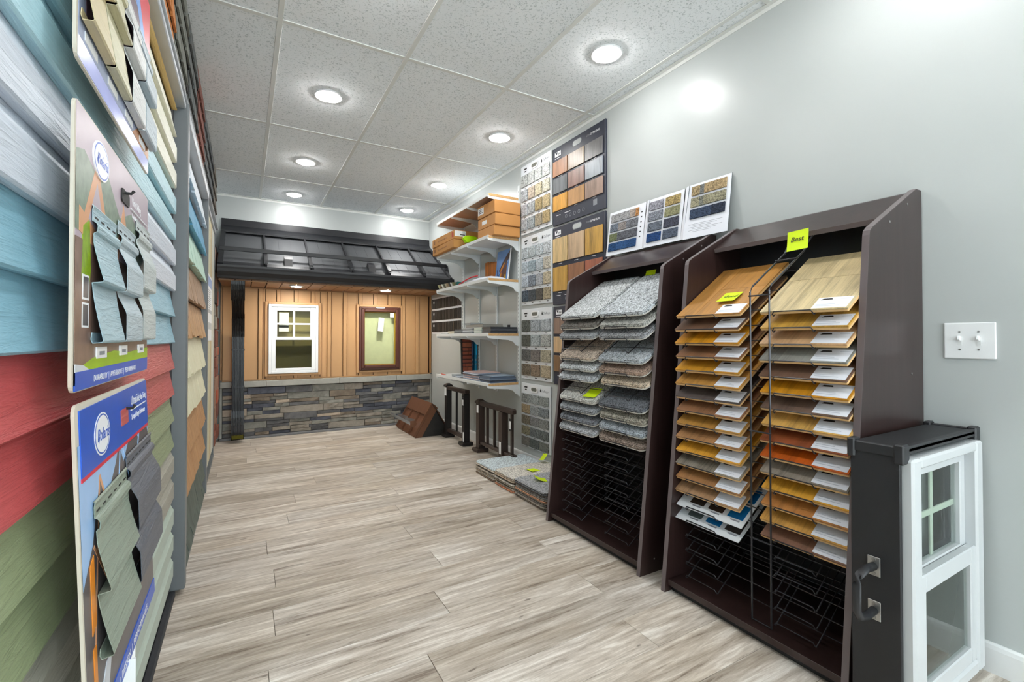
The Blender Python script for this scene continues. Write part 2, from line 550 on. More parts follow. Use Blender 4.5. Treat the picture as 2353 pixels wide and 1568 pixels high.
gut = [(4.978, 1.703), (4.978, 1.592), (4.915, 1.592), (4.908, 1.612), (4.895, 1.626), (4.878, 1.648), (4.872, 1.672), (4.866, 1.690), (4.866, 1.708), (4.876, 1.708), (4.880, 1.69), (4.97, 1.69), (4.97, 1.703)]
g = thing('gutter', 'long black eaves gutter along the bottom edge of the mock-up roof', 'gutter', (0.92, 4.92, 1.592))
part('trough', prism(B(), gut, 'yz', -.212, 2.043), M_gutter, g)
part('end_cap', prism(B(), gut[:9] + [(4.978, 1.708)], 'yz', 2.0435, 2.0455), M_roofblk, g)

sof = thing('soffit', 'brown grooved metal soffit under the mock-up roof overhang', 'soffit', (0.92, 5.3, 1.583))
n = 17; w = (2.04 + .205) / n
for i in range(n):
    a = -.205 + i * w
    pts = [(a + .001, 1.590), (a + .004, 1.583), (a + w - .009, 1.583), (a + w - .006, 1.590), (a + w - .006, 1.602), (a + .001, 1.602)]
    part('soffit_board', prism(B(), pts, 'xz', 4.985, 5.612), M_soffit, sof)
part('soffit_channel', bbox((-.21, 4.979, 1.576), (2.044, 4.997, 1.5825), .002), M_tandk, sof)
for k, (x, yy) in enumerate(((.461, 5.236), (1.367, 5.215))):
    t = thing('soffit_light', 'round soffit light above the %s' % ('white framed window' if k == 0 else 'brown framed window'), 'ceiling light', (x, yy, 1.583), 'soffit lights of the mock-up')
    part('trim_ring', ring(B(), (x, yy, 1.574), .05, .068, .0088), M_white, t)
    part('diffuser', disc(B(), (x, yy, 1.5735), .05, .003, 28), M_soflamp, t)

# downspout
M_spout = plain('black_ribbed_downspout', '#1b1c1f', 0.3, metal=0.2, var=0.08)
M_spoutin = plain('yellowed_spout_inside', '#6a671c', 0.5, var=.2)
ds = thing('downspout', 'black ribbed downspout with curved elbows running down to the floor', 'downspout', (-.06, 5.52, 0.03))
def spout_prof(w, d, nr_=4):
    """ribbed rectangle outline, u across, v outwards"""
    p = []
    for i in range(nr_):
        a = -w / 2 + w * i / nr_; b = -w / 2 + w * (i + 1) / nr_
        p += [(a, 0.0), (a + (b - a) * .35, 0.0), (a + (b - a) * .45, .006), (b - (b - a) * .1, .006)]
    p += [(w / 2, 0), (w / 2, d), (-w / 2, d)]
    return p
def frame_sp(o, xd, yd):
    xd = Vector(xd).normalized(); yd = Vector(yd).normalized(); z = xd.cross(yd).normalized()
    M = Matrix((xd, yd, z)).transposed().to_4x4(); M.translation = Vector(o)
    return M
def spout_seg(path, w, d):
    bm = B(); rings = []
    P = [Vector(q) for q in path]
    for i, q in enumerate(P):
        dr = (P[min(i + 1, len(P) - 1)] - P[max(i - 1, 0)]).normalized()
        out = Vector((0, -dr.z, dr.y))
        if out.y > 0: out = -out
        rings.append([bm.verts.new((q.x + u, q.y, q.z) if False else (Vector((q.x + u, q.y, q.z)) - out * v)) for u, v in spout_prof(w, d)])
    for i in range(len(rings) - 1):
        a, b = rings[i], rings[i + 1]
        for j in range(len(a)):
            bm.faces.new([a[j], a[(j + 1) % len(a)], b[(j + 1) % len(a)], b[j]])
    bmesh.ops.recalc_face_normals(bm, faces=bm.faces[:])
    return bm
xs = -.052
top = [(xs, 4.93, 1.573), (xs, 4.93, 1.54), (xs, 4.945, 1.49), (xs, 5.0, 1.44), (xs, 5.06, 1.40)]
mid = [(xs, 5.055, 1.403), (xs, 5.30, 1.29), (xs, 5.40, 1.235)]
elb = [(xs, 5.39, 1.24), (xs, 5.44, 1.19), (xs, 5.48, 1.12), (xs, 5.492, 1.06)]
dn = [(xs, 5.496, 1.07), (xs, 5.496, 0.30)]
kick = [(xs, 5.492, .31), (xs, 5.484, .24), (xs, 5.46, .17), (xs, 5.41, .11), (xs, 5.38, .085)]
for nm, pth, wd in (('elbow', top, .112), ('offset_pipe', mid, .105), ('elbow', elb, .112), ('pipe', dn, .105), ('elbow', kick, .112)):
    part(nm, spout_seg(pth, wd, .075), M_spout, ds)
part('spout_mouth', prism(B(), [(xs - .05, -.004), (xs + .05, -.004), (xs + .05, -.07), (xs - .05, -.07)], 'xy', -.001, .001), M_spoutin, ds, world=False, label='yellowed inside of the spout mouth')
mo = bpy.data.objects['spout_mouth']
mo.matrix_basis = WM[ds.name].inverted() @ frame_sp((0, 5.386, .0895), (1, 0, 0), (0, -.64, .77))
for z in (.93, .55):
    part('strap', bbox((xs - .057, 5.498, z - .012), (xs + .057, 5.572, z + .012), .002), M_spout, ds)

# board and batten siding
sd = thing('board_and_batten_siding', 'tan vertical board and batten siding on the back wall mock-up', 'siding', (0.92, YS, .61))
wins = [(.196, .742, .646, 1.436), (1.140, 1.668, .650, 1.438)]
zb, zt = .612, 1.582
def cut_rects(x0, x1, z0, z1):
    out = [(x0, x1, z0, z1)]
    for (a, b, c, d) in wins:
        nxt = []
        for (p, q, r_, s_) in out:
            if q <= a or p >= b or s_ <= c or r_ >= d:
                nxt.append((p, q, r_, s_)); continue
            if p < a: nxt.append((p, a, r_, s_))
            if q > b: nxt.append((b, q, r_, s_))
            pa, qb = max(p, a), min(q, b)
            if r_ < c: nxt.append((pa, qb, r_, c))
            if s_ > d: nxt.append((pa, qb, d, s_))
        out = nxt
    return [o for o in out if o[1] - o[0] > .004 and o[3] - o[2] > .004]
for (p, q, r_, s_) in cut_rects(-.2, 2.04, zb, zt):
    part('backing_panel', bbox((p, YS + .0125, r_), (q, YS + .018, s_)), plain('dark_sheathing', '#3a2818', .8), sd)
bx = [.128 + .1715 * k for k in range(-1, 12)]
bl = -.195
for k, x in enumerate(bx + [2.035]):
    for (p, q, r_, s_) in cut_rects(bl, min(x, 2.035), zb, zt):
        part('siding_board', bbox((p + .003, YS, r_), (q - .003, YS + .012, s_), .001), M_tan, sd)
    if x < 2.0:
        for (p, q, r_, s_) in cut_rects(x, x + .042, zb, zt):
            part('batten', bbox((p + .002, YS - .017, r_), (q - .002, YS + .012, s_), .003), M_tan, sd)
    bl = x + .042
for a, b in (((-.212, YS - .018, zb), (-.196, YS + .02, zt)), ((2.03, YS - .018, zb), (2.046, YS + .02, zt)), ((-.195, YS - .018, zt - .012), (2.03, YS - .0145, zt)), ((-.195, YS - .02, .6), (2.03, YS - .0145, .614))):
    part('edge_channel', bbox(a, b, .002), M_tandk, sd)
for (a, b, c, d) in wins:
    for p, q in (((a - .006, YS - .026, c - .006), (a + .026, YS + .014, d + .006)), ((b - .026, YS - .026, c - .006), (b + .006, YS + .014, d + .006)), ((a + .026, YS - .026, d - .022), (b - .026, YS + .014, d + .006)), ((a + .026, YS - .026, c - .006), (b - .026, YS + .014, c + .018))):
        part('window_casing', bbox(p, q, .004), M_tan, sd)

def bars(bm, x0, x1, z0, z1, w, ya, yb, bev=.003, wb=None, wt=None):
    """rectangular frame from four bars"""
    wb = wb or w; wt = wt or w
    for p, q in (((x0, ya, z0), (x0 + w, yb, z1)), ((x1 - w, ya, z0), (x1, yb, z1)), ((x0 + w, ya, z1 - wt), (x1 - w, yb, z1)), ((x0 + w, ya, z0), (x1 - w, yb, z0 + wb))):
        k = bbox(p, q, bev)
        me = bpy.data.meshes.new('tmp'); k.to_mesh(me); k.free(); bm.from_mesh(me); bpy.data.meshes.remove(me)
    return bm

M_vinyl = plain('white_window_vinyl', '#f1f4f6', 0.3, var=0.015)
M_pane = glass('clear_low_e_glass', (.955, .965, .90, 1), .008)
M_panegreen = glass('green_low_e_glass', (.955, .97, .915, 1), .008)
M_screen = glass('dark_insect_screen', (.74, .75, .73, 1), .0, .6)
M_brown = plain('brown_window_frame', '#5b3429', 0.35, var=.06)
M_brass = plain('yellow_inner_stop', '#b28d2c', .5)
w1 = thing('single_hung_window', 'white single hung window with grilles in the upper sash on the back wall', 'window', (.473, YS - .02, .665))
part('frame', bars(B(), .224, .716, .668, 1.412, .026, YS - .050, YS + .03), M_vinyl, w1)
up = part('upper_sash', bars(B(), .250, .690, 1.030, 1.386, .056, YS - .034, YS - .004, wt=.042, wb=.032), M_vinyl, w1)
lo = part('lower_sash', bars(B(), .250, .690, .694, 1.062, .042, YS - .046, YS - .012, wb=.03, wt=.034), M_vinyl, w1)
part('pane', bbox((.30, YS - .018, 1.05), (.645, YS - .015, 1.35)), M_pane, up)
part('muntin', bbox((.460, YS - .026, 1.06), (.482, YS - .019, 1.345), .001), M_vinyl, up)
part('muntin', bbox((.305, YS - .0262, 1.194), (.64, YS - .0188, 1.213), .001), M_vinyl, up)
part('pane', bbox((.29, YS - .026, .72), (.65, YS - .023, 1.03)), M_pane, lo)
part('insect_screen', bbox((.288, YS - .034, .722), (.652, YS - .032, 1.03)), M_screen, lo)
part('cavity_back', bbox((.226, YB - .012, .67), (.714, YB - .006, 1.41)), plain('ochre_cavity_board', '#94885a', .8), w1)
part('sash_lift', bbox((.40, YS - .058, 1.392), (.53, YS - .0505, 1.400), .003), M_vinyl, w1)
part('sticker', bbox((.325, YS - .0145, 1.16), (.42, YS - .0135, 1.325)), M_paper, w1)
part('sticker', bbox((.325, YS - .0145, 1.12), (.42, YS - .0135, 1.185)), M_paper, w1)
w2 = thing('casement_window', 'brown framed casement window with pale green glass on the back wall', 'window', (1.40, YS - .02, .67))
part('frame', bars(B(), 1.160, 1.648, .672, 1.418, .03, YS - .040, YS + .03, .006), M_brown, w2)
s2 = part('sash', bars(B(), 1.182, 1.626, .694, 1.396, .038, YS - .054, YS - .012, .008), M_brown, w2)
part('pane', bbox((1.215, YS - .03, .725), (1.593, YS - .026, 1.362)), M_panegreen, s2)
part('inner_stop', bars(B(), 1.216, 1.592, .728, 1.36, .012, YS - .022, YS + .02, .001), M_brass, s2)
part('cavity_back', bbox((1.162, YB - .012, .674), (1.646, YB - .006, 1.416)), plain('pale_green_cavity_board', '#dce0c2', .8), w2)
bm = tube(B(), [(1.35, YS - .056, 1.408), (1.37, YS - .075, 1.404), (1.43, YS - .075, 1.404), (1.45, YS - .056, 1.408)], .005)
part('handle', bm, M_white, w2)
bm = box(B(), (-.032, -.0008, -.08), (.032, .0008, .08))
bmesh.ops.rotate(bm, matrix=Matrix.Rotation(math.radians(5), 3, 'Y'), verts=bm.verts[:]); bmesh.ops.translate(bm, vec=(1.412, YS - .0315, 1.21), verts=bm.verts[:])
part('sticker', bm, M_paper, w2)
part('sticker', bbox((1.52, YS - .0322, 1.295), (1.565, YS - .0308, 1.35)), M_paper, w2)

# ledge and stone veneer
M_ledge = plain('grey_cast_stone', '#a3a39c', 0.85, var=.16, vs_=9, bmp=.9, bscale=35)
lg = thing('stone_ledge', 'grey rough stone sill course between the siding and the stone veneer', 'ledge', (.92, YS, .535))
lx_ = [-.213, .204, .943, 1.60, 2.046]
for i in range(4):
    part('ledge_stone', bbox((lx_[i] + .001, YS - .05, .536), (lx_[i + 1] - .001, YS + .02, .598), .005, 2), M_ledge, lg)
M_stone = [plain('stone_%s' % n_, c, 0.9, var=.28, vs_=16, bmp=1.0, bscale=60) for n_, c in (('charcoal', '#5f5f60'), ('slate_blue', '#4f525c'), ('taupe', '#8b847a'), ('grey', '#807f78'), ('tan', '#a29484'), ('brown', '#756a5d'))]
sv = thing('stone_veneer', 'dark grey ledgestone veneer along the bottom of the back wall', 'stone wall', (.92, YS, 0.03))
M_mortar = plain('dark_mortar', '#2b2a28', .95)
part('backing', bbox((-.19, YS + .004, .02), (2.025, YS + .05, .535)), M_mortar, sv)
def stone(x0, x1, z0, z1):
    d = RND.uniform(.012, .038)
    bm = box(B(), (x0 + .0015, YS - d, z0 + .0012), (x1 - .0015, YS + .006, z1 - .0012))
    bmesh.ops.subdivide_edges(bm, edges=[e for e in bm.edges if abs(e.verts[0].co.x - e.verts[1].co.x) > .02], cuts=max(1, int((x1 - x0) / .07)), use_grid_fill=True)
    for v in bm.verts:
        if v.co.y < YS - .004:
            v.co.y += RND.uniform(-.006, .006); v.co.z = min(.5335, v.co.z + RND.uniform(-.003, .003))
    bmesh.ops.bevel(bm, geom=[e for e in bm.edges if all(v.co.y < YS - .004 for v in e.verts) and len(e.link_faces) == 2 and e.calc_face_angle(0) > .6], offset=.003, segments=1, affect='EDGES')
    part('stone', bm, RND.choices(M_stone, (22, 14, 26, 26, 8, 12))[0], sv)
zz = .026; nb = 7; bh = (.530 - .026) / nb
for b_ in range(nb):
    x = -.19
    while x < 2.02:
        w = RND.uniform(.2, .44)
        if 2.025 - (x + w) < .14: w = 2.025 - x
        z0 = zz + b_ * bh
        if RND.random() < .33:
            stone(x, x + w, z0, z0 + bh)
        else:
            hsp = z0 + bh * RND.uniform(.4, .6)
            for (c, d) in ((z0, hsp), (hsp, z0 + bh)):
                k = RND.uniform(.35, .65)
                if w > .3:
                    stone(x, x + w * k, c, d); stone(x + w * k, x + w, c, d)
                else:
                    stone(x, x + w, c, d)
        x += w
for a, b in (((-.213, YS - .03, .026), (-.192, YS + .02, .535)), ((2.027, YS - .03, .026), (2.046, YS + .02, .535))):
    part('corner_trim', bbox(a, b, .002), M_ledge, sv)
part('base_trim', bbox((-.213, YS - .045, 0.001), (2.046, YS + .02, .024), .003), plain('grey_base_trim', '#6f7072', .5), sv)

# ------------------------------------------------------------------ left wall: siding displays
def siding_mat(name, col, grain=True, var=.05):
    m, nt, p = newmat(name)
    v = coords(nt, (1, .1, 1))
    f = noise(nt, v, 75, 4, .6, 1.6)
    c = hx(col)
    nt.links.new(ramp(nt, f, [(.3, tuple(x * (1 - var) for x in c[:3]) + (1,)), (.7, tuple(min(1, x * (1 + var)) for x in c[:3]) + (1,))]), p.inputs['Base Color'])
    p.inputs['Roughness'].default_value = .42
    if grain:
        bump(nt, p, f, .9, .004)
    return m
S_col = {'taupe': siding_mat('siding_taupe', '#a3a196'), 'sage': siding_mat('siding_sage', '#b4c3b8', False), 'green': siding_mat('siding_moss_green', '#8f9b78'),
         'red': siding_mat('siding_barn_red', '#bb5254'), 'blue': siding_mat('siding_sky_blue', '#8ab8cb'), 'lavender': siding_mat('siding_pale_lavender_grey', '#ced6e2'),
         'ice': siding_mat('siding_ice_blue', '#b2d8e4'), 'cream': siding_mat('siding_cream', '#e2e2d0'), 'buff': siding_mat('siding_buff', '#cfae6a')}
M_dark = plain('charcoal_backing', '#2d2f33', .7)
M_post = plain('grey_trim_post', '#6c7174', .4, var=.05)
M_postlt = plain('light_grey_trim', '#b4bac0', .4, var=.04)
XB = XL + .007
disp = thing('lap_siding_display', 'wall display of horizontal vinyl siding courses in many colours nearest the viewer', 'display', (XB, 1.1, 0))
part('backing_board', bbox((XL + .001, -.12, .02), (XB, 2.335, 2.02)), M_dark, disp)
LAP = .1016
def course(zb_, style, ya, yb, d0=.003, d1=.023, h=LAP):
    if style == 'lap':
        pr = [(XB + d0 + (d1 - d0) * (t / 6) ** 1.25, zb_ + h * 1.06 * (1 - t / 6)) for t in range(7)]
    else:
        pr = [(XB + d0, zb_ + h * 1.06), (XB + d0 + .002, zb_ + h * .93), (XB + d1 - .003, zb_ + h * .60), (XB + d1, zb_ + h * .55), (XB + d1, zb_)]
    pr += [(XB + d1 - .004, zb_ - .0035), (XB + .006, zb_ - .002)]
    return prism(B(), pr + [(XB + .001, zb_ + .002), (XB + .001, zb_ + h * 1.06)], 'xz', ya, yb)
order = [('cream', 'dutch'), ('ice', 'dutch'), ('lavender', 'dutch'), ('blue', 'lap'), ('red', 'lap'), ('green', 'lap'), ('taupe', 'dutch'), ('sage', 'dutch'), ('sage', 'dutch')]
zc = 1.033 + 2 * LAP * 4 - 2 * LAP        # bottom of the cream pair
zbot = 1.033 + 6 * LAP
for cname, style in order:
    for k in (1, 0):
        zq = zbot + k * LAP
        if zq > .03 and zq + LAP < 2.0:
            part('siding_course', course(zq, style, -.1, 2.25), S_col[cname], disp)
        elif zq + LAP < 2.03 and zq > .03:
            part('siding_course', course(zq, style, -.1, 2.25, h=LAP * .9), S_col[cname], disp)
    zbot -= 2 * LAP
part('siding_course', course(1.033 + 8 * LAP, 'lap', -.1, 2.25, h=.09), S_col['cream'], disp)
part('siding_course', course(1.033 + 9 * LAP + .005, 'lap', -.1, 2.25, h=.045), S_col['buff'], disp)
part('end_channel', bbox((XB, 2.252, .03), (XB + .004, 2.334, 2.0), .001), M_dark, disp)
part('post', bbox((XB - .004, 2.336, .02), (-.205, 2.392, 2.025), .004), M_post, disp)
part('top_channel', bbox((XB, -.12, 1.997), (-.214, 2.334, 2.02), .003), M_postlt, disp)
part('bottom_rail', bbox((XB, -.12, .001), (-.236, 2.334, .024), .003), M_dark, disp)

# shake siding display
def shake_mat(name, c1, c2, woody=False):
    m, nt, p = newmat(name)
    v = coords(nt, (1, 1, .08))
    f = noise(nt, v, 45 if woody else 30, 4, .65, .4)
    nt.links.new(ramp(nt, f, [(.32, hx(c2)), (.62, hx(c1))]), p.inputs['Base Color'])
    p.inputs['Roughness'].default_value = .6
    bump(nt, p, f, .5, .002)
    return m
SH = [('white', shake_mat('shake_white', '#dce4ec', '#cbd6e1')), ('blue', shake_mat('shake_blue', '#68a7c8', '#5493b6')), ('mint', shake_mat('shake_mint', '#c3dfd1', '#aed0bf')),
      ('cedar', shake_mat('shake_grey_cedar', '#b09074', '#7b5f47', True)), ('pine', shake_mat('shake_golden_cedar', '#c99e70', '#98714a', True)),
      ('cream', shake_mat('shake_cream', '#e4e1c5', '#d8d4b3')), ('cream', None), ('tan', shake_mat('shake_tan', '#c09468', '#a87c52')), ('tan', None),
      ('dark', shake_mat('shake_dark_green', '#5c6861', '#46514b')), ('dark', None)]
shk = thing('shake_siding_display', 'wall display of shake shingle siding rows from white down to dark green', 'display', (XB, 3.05, 0))
part('backing_board', bbox((XL + .001, 2.394, .02), (XB, 3.69, 2.0)), M_dark, shk)
zq = 1.77; last = None
for nm, mm in SH:
    mm = mm or last; last = mm
    yy = 2.405
    hgt = .185 if zq > .12 else .0
    z0 = max(zq, .035)
    # one strip body behind its separate shakes
    zt_ = min(zq + .186, 1.96)
    if zt_ - z0 > .04:
        row = part('shake_row', prism(B(), [(XB, zt_), (XB + .006, zt_), (XB + .026, z0 + .012), (XB, z0 + .012)], 'xz', 2.4, 3.66), mm, shk)
        while yy < 3.64:
            w = RND.uniform(.09, .17)
            w = min(w, 3.66 - yy)
            if w > .02:
                dz = RND.uniform(-.004, .012)
                part('shake', prism(B(), [(XB + .008, zt_ - .002), (XB + .010, zt_ - .002), (XB + .042, z0 + dz), (XB + .028, z0 + dz)], 'xz', yy + .0015, yy + w - .0015), mm, row)
            yy += w
    zq -= .18
part('end_channel', bbox((XB, 3.662, .03), (XB + .012, 3.688, 1.99), .002), M_dark, shk)
part('post', bbox((XB - .004, 3.692, .02), (-.212, 3.745, 2.02), .004), M_post, shk)
part('top_channel', bbox((XB, 2.394, 1.972), (-.208, 3.69, 2.02), .004), M_postlt, shk)
part('bottom_rail', bbox((XB, 2.394, .001), (-.222, 3.69, .03), .003), M_post, shk)

# vertical trim board display
vt = thing('trim_board_display', 'wall display of vertical blue, grey and cream trim boards', 'display', (XB, 4.3, 0))
part('backing_board', bbox((XL + .001, 3.747, .02), (XB, 4.88, 2.0)), M_dark, vt)
for a, b, c in ((3.77, 4.02, '#6f93ad'), (4.03, 4.12, '#b9c7cf'), (4.13, 4.36, '#d9d3b4'), (4.37, 4.52, '#cdb98c'), (4.53, 4.83, '#d8d8cc')):
    part('trim_board', bbox((XB + .001, a, .09), (-.232, b, 1.96), .004), siding_mat('trim_board_paint', c), vt)
part('post', bbox((XB - .004, 4.84, .02), (-.228, 4.875, 1.99), .004), M_post, vt)
part('top_channel', bbox((XB, 3.747, 1.968), (-.222, 4.875, 1.995), .003), M_postlt, vt)
part('bottom_rail', bbox((XB, 3.747, .001), (-.226, 4.875, .03), .003), M_post, vt)
M_blue = plain('print_blue', '#2d5fae', .4)
lf = thing('leaflet_sheet', 'white printed leaflet with a blue top hanging over the vertical trim boards', 'leaflet', (-.226, 4.05, 1.03))
part('sheet', bbox((-.2275, 3.76, 1.03), (-.226, 4.40, 1.52)), M_paper, lf)
part('printed_band', bbox((-.2258, 3.77, 1.43), (-.2252, 4.39, 1.50)), plain('print_light_blue', '#8fa9d6', .4), lf)
part('printed_band', bbox((-.2258, 3.77, 1.235), (-.2252, 4.39, 1.262)), plain('print_grey', '#a9b0b5', .4), lf)
part('printed_band', bbox((-.2258, 3.78, 1.115), (-.2252, 4.38, 1.165)), plain('print_grey', '#bcc3c6', .4), lf)
for k in range(9):
    z = 1.40 - .016 * k
    part('print_line', bbox((-.2258, 3.80, z), (-.2252, 4.30 - .03 * (k % 3), z + .004)), M_grey, lf)

# brick and stone sample panel
bp = thing('stone_sample_panel', 'narrow panel of reddish brown veneer stones at the far end of the left wall', 'display', (XB, 5.22, .07))
part('backing_board', bbox((XL + .001, 4.90, .07), (XB + .004, 5.56, 1.90)), M_dark, bp)
BR = [plain('veneer_' + c[1:], c, .85, var=.2, vs_=20, bmp=.8, bscale=60) for c in ('#7d4a3a', '#6b4034', '#8a6a58', '#4e4743', '#8c8377', '#a4563f')]
z = .08
while z < 1.88:
    hh = RND.uniform(.075, .16); hh = min(hh, 1.89 - z)
    yy = 4.905
    for k in range(3):
        w = RND.uniform(.17, .26) if k < 2 else 5.555 - yy
        cset = BR[:3] + BR[5:] if z < .9 or RND.random() < .4 else BR[2:5]
        part('veneer_stone', bbox((XB + .002, yy + .003, z + .003), (XB + RND.uniform(.026, .044), yy + w - .003, z + hh - .003), .005), RND.choice(cset), bp)
        yy += w
    z += hh

# roof shingle display along the top of the left wall
XS = -.238
sg = thing('roof_shingle_display', 'row of asphalt roof shingle samples running along the top of the left wall', 'display', (XS, 3.0, 2.03))
part('backing_board', bbox((XL + .001, .6, 2.028), (XS, 4.96, 2.53)), M_dark, sg)
def shing(c, k):
    return plain('shingle_granules_%d' % k, c, .95, var=.3, vs_=240, bmp=.8, bscale=300)
SC = ['#4b4a4d', '#53494c', '#b0703a', '#6f716a', '#5c5f5e', '#7d5148', '#66696a', '#54585a', '#6d665d']
yy = .62; k = 0
while yy < 4.94:
    wsec = .48
    y2 = min(yy + wsec, 4.955)
    mm = shing(SC[k], k)
    mdk = shing('#2c2a2a', k + 20)
    for r_ in range(4):
        z0 = 2.035 + r_ * .123
        st = part('shingle_strip', prism(B(), [(XS, z0 + .135), (XS + .005, z0 + .135), (XS + .011, z0), (XS, z0)], 'xz', yy + .003, y2 - .003), mdk, sg)
        q = yy + .006 + RND.uniform(0, .04)
        while q < y2 - .06:
            w = min(RND.uniform(.1, .2), y2 - .004 - q)
            part('shingle_tab', prism(B(), [(XS + .0055, z0 + .135), (XS + .0085, z0 + .135), (XS + .020, z0 - .004), (XS + .0125, z0 - .004)], 'xz', q, q + w), mm, st)
            q += w + RND.uniform(.012, .04)
    yy += wsec; k = (k + 1) % len(SC)
part('bottom_channel', bbox((XS, .6, 2.021), (-.207, 4.96, 2.031), .002), M_postlt, sg)

# hanging sample cards
M_cardedge = plain('card_core', '#cfc8b8', .6)
M_hdr = plain('card_blue_print', '#1f57c2', .3, var=.08)
M_red = plain('card_red_print', '#d6263f', .35)
M_skyp = plain('card_sky_print', '#9cc2ee', .3, var=.1)
M_brickp = plain('card_brick_print', '#7d6458', .35, var=.22, vs_=40)
M_roofp = plain('card_roof_print', '#5f5a5c', .35, var=.15, vs_=60)
M_gablep = plain('card_gable_print', '#d9a076', .35, var=.06)
M_orange = plain('card_orange_print', '#e08a2c', .35, var=.1)
M_grass = plain('card_lawn_print', '#9cc10a', .35, var=.08, vs_=20)
M_path = plain('card_path_print', '#c9ced6', .35)
M_tree = plain('card_foliage_print', '#7f8f7d', .35, var=.3, vs_=60)
M_leaf = plain('card_leaf_print', '#86a61c', .35, var=.3, vs_=80)
M_wht = plain('card_white_print', '#f2f4f8', .35, var=.01)
M_metal = plain('bright_steel', '#9a9a98', .3, metal=.9)
M_liles = plain('card_washed_print', '#b9a9b4', .35, var=.06)

class Card:
    def __init__(s, label, ya, yb, za, zb_, tilt=0.0, hole=None):
        M = Matrix.Translation((-.2, 0, zb_)) @ Matrix.Rotation(tilt, 4, 'Y')
        s.t = thing('siding_sample_card', label, 'sample card', M=M @ Matrix.Translation((0, (ya + yb) / 2, za - zb_)))
        s.I = WM[s.t.name]
        s.M = M; s.ya, s.yb, s.za, s.zb = ya, yb, za, zb_
        s.lay = 0
        s.poly('card_board', rrect(ya, yb, za, zb_, .014), M_cardedge, -.004, 0.0)
    def poly(s, name, pts, m, d0=None, d1=None):
        if d0 is None:
            s.lay += 1; d0, d1 = 0.0, .00025 + .00012 * s.lay
        bm = prism(B(), [(p[0], p[1] - s.zb) for p in pts], 'yz', d0, d1)
        bmesh.ops.transform(bm, matrix=s.M, verts=bm.verts[:])
        return part(name, bm, m, s.t)
    def line(s, p, q, w, m, name='printed_line'):
        p = Vector(p); q = Vector(q); d = (q - p).normalized(); n_ = Vector((-d.y, d.x)) * w / 2
        return s.poly(name, [tuple(p + n_), tuple(p - n_), tuple(q - n_), tuple(q + n_)], m)
    def text(s, body, size, m, y_, z_, align='LEFT', shear=0, sx=1.0):
        pos = s.M @ Vector((.0003 + .00012 * (s.lay + 3), y_, z_ - s.zb))
        return lettering(body, size, m, s.t, pos, (0, 1, 0), (s.M.to_3x3() @ Vector((0, 0, 1))), align, .0001, shear=shear, sx=sx)
    def logo(s, y_, z_, ry, rz):
        s.poly('logo_oval', ellipse(y_, z_, ry, rz), M_wht)
        s.poly('logo_oval', ellipse(y_, z_, ry * .93, rz * .93), M_hdr)
        s.poly('logo_oval', ellipse(y_, z_, ry * .86, rz * .86), M_wht)
        s.text('Polaris', rz * .8, M_hdr, y_ + ry * .08, z_ - rz * .26, 'CENTER', .25)
        s.poly('logo_diamond', [(y_ - ry * .62, z_ - rz * .12), (y_ - ry * .5, z_ + rz * .12), (y_ - ry * .38, z_ - rz * .12), (y_ - ry * .5, z_ - rz * .36)], M_hdr)
    def sample(s, ya, yb, ztop, lips, style, m, dmax=.012):
        pr = [(.0015, ztop), (.0032, ztop - .002), (.0018, ztop - .008), (.0018, ztop - .024), (.0065, ztop - .027), (.0085, ztop - .032), (.0075, ztop - .040), (.0035, ztop - .043)]
        zprev = ztop - .043; d0 = .002
        for i, zl in enumerate(lips):
            if style == 'lap':
                pr += [(d0 + (dmax - d0) * (t / 5) ** 1.3, zprev + (zl - zprev) * t / 5) for t in range(1, 6)]
            else:
                h = zprev - zl
                pr += [(d0 + .001, zprev - h * .08), (dmax - .001, zprev - h * .42), (dmax, zprev - h * .48), (dmax, zl)]
            pr += [(dmax - .001, zl - .002), (.004, zl - .0035)]
            if i == len(lips) - 1:
                pr += [(.0025, zl + .002), (.0035, zl + .012)]
            else:
                pr += [(.0022, zl - .004)]
            zprev = zl - .004
        bm = strip(B(), [(a, b - s.zb) for a, b in pr], 'xz', ya, yb, .0011)
        bmesh.ops.transform(bm, matrix=s.M, verts=bm.verts[:])
        o = part('siding_sample', bm, m, s.t)
        n_ = max(2, int((yb - ya) / .035))
        for k in range(n_):
            q = ya + (yb - ya) * (k + .25) / n_
            bm = prism(B(), rrect(q, q + (yb - ya) / n_ * .55, ztop - .0185 - s.zb, ztop - .0155 - s.zb, .001, 2), 'yz', .0017, .0032)
            bmesh.ops.transform(bm, matrix=s.M, verts=bm.verts[:])
            part('nail_slot', bm, M_ink, o)
        return o
    def hook(s, y_, z_):
        M_ = s.M
        pts = [M_ @ Vector(q) for q in ((-.012, y_, z_ - s.zb), (.012, y_, z_ - s.zb), (.016, y_, z_ + .006 - s.zb))]
        bm = tube(B(), pts, .0028, 8)
        part('peg_hook', bm, M_ink, s.t)

# bottom card
c = Card('blue headed siding sample card with a green and a charcoal sample, lowest of the three', .846, 1.372, .455, .957, -.04)
c.poly('picture', [(.852, .458), (1.371, .458), (1.371, .90), (.852, .90)], M_roofp)
c.poly('picture_sky', [(.852, .90), (.852, .70), (.905, .745), (.955, .83), (1.0, .79), (1.06, .83), (1.09, .86), (1.12, .82), (1.2, .87), (1.26, .84), (1.33, .90), (1.371, .83), (1.371, .90)], M_skyp)
for p_, q_, w_, m_ in (((.955, .835), (.9, .60), .006, M_gablep), ((.955, .835), (1.06, .69), .007, M_gablep), ((.91, .74), (1.0, .64), .006, M_gablep), ((1.10, .86), (1.06, .74), .005, M_skyp), ((1.11, .86), (1.17, .77), .006, M_skyp), ((1.3, .90), (1.24, .80), .005, M_skyp)):
    c.line(p_, q_, w_, m_)
c.poly('picture_window', [(.885, .62), (.905, .63), (.905, .73), (.885, .72)], M_orange)
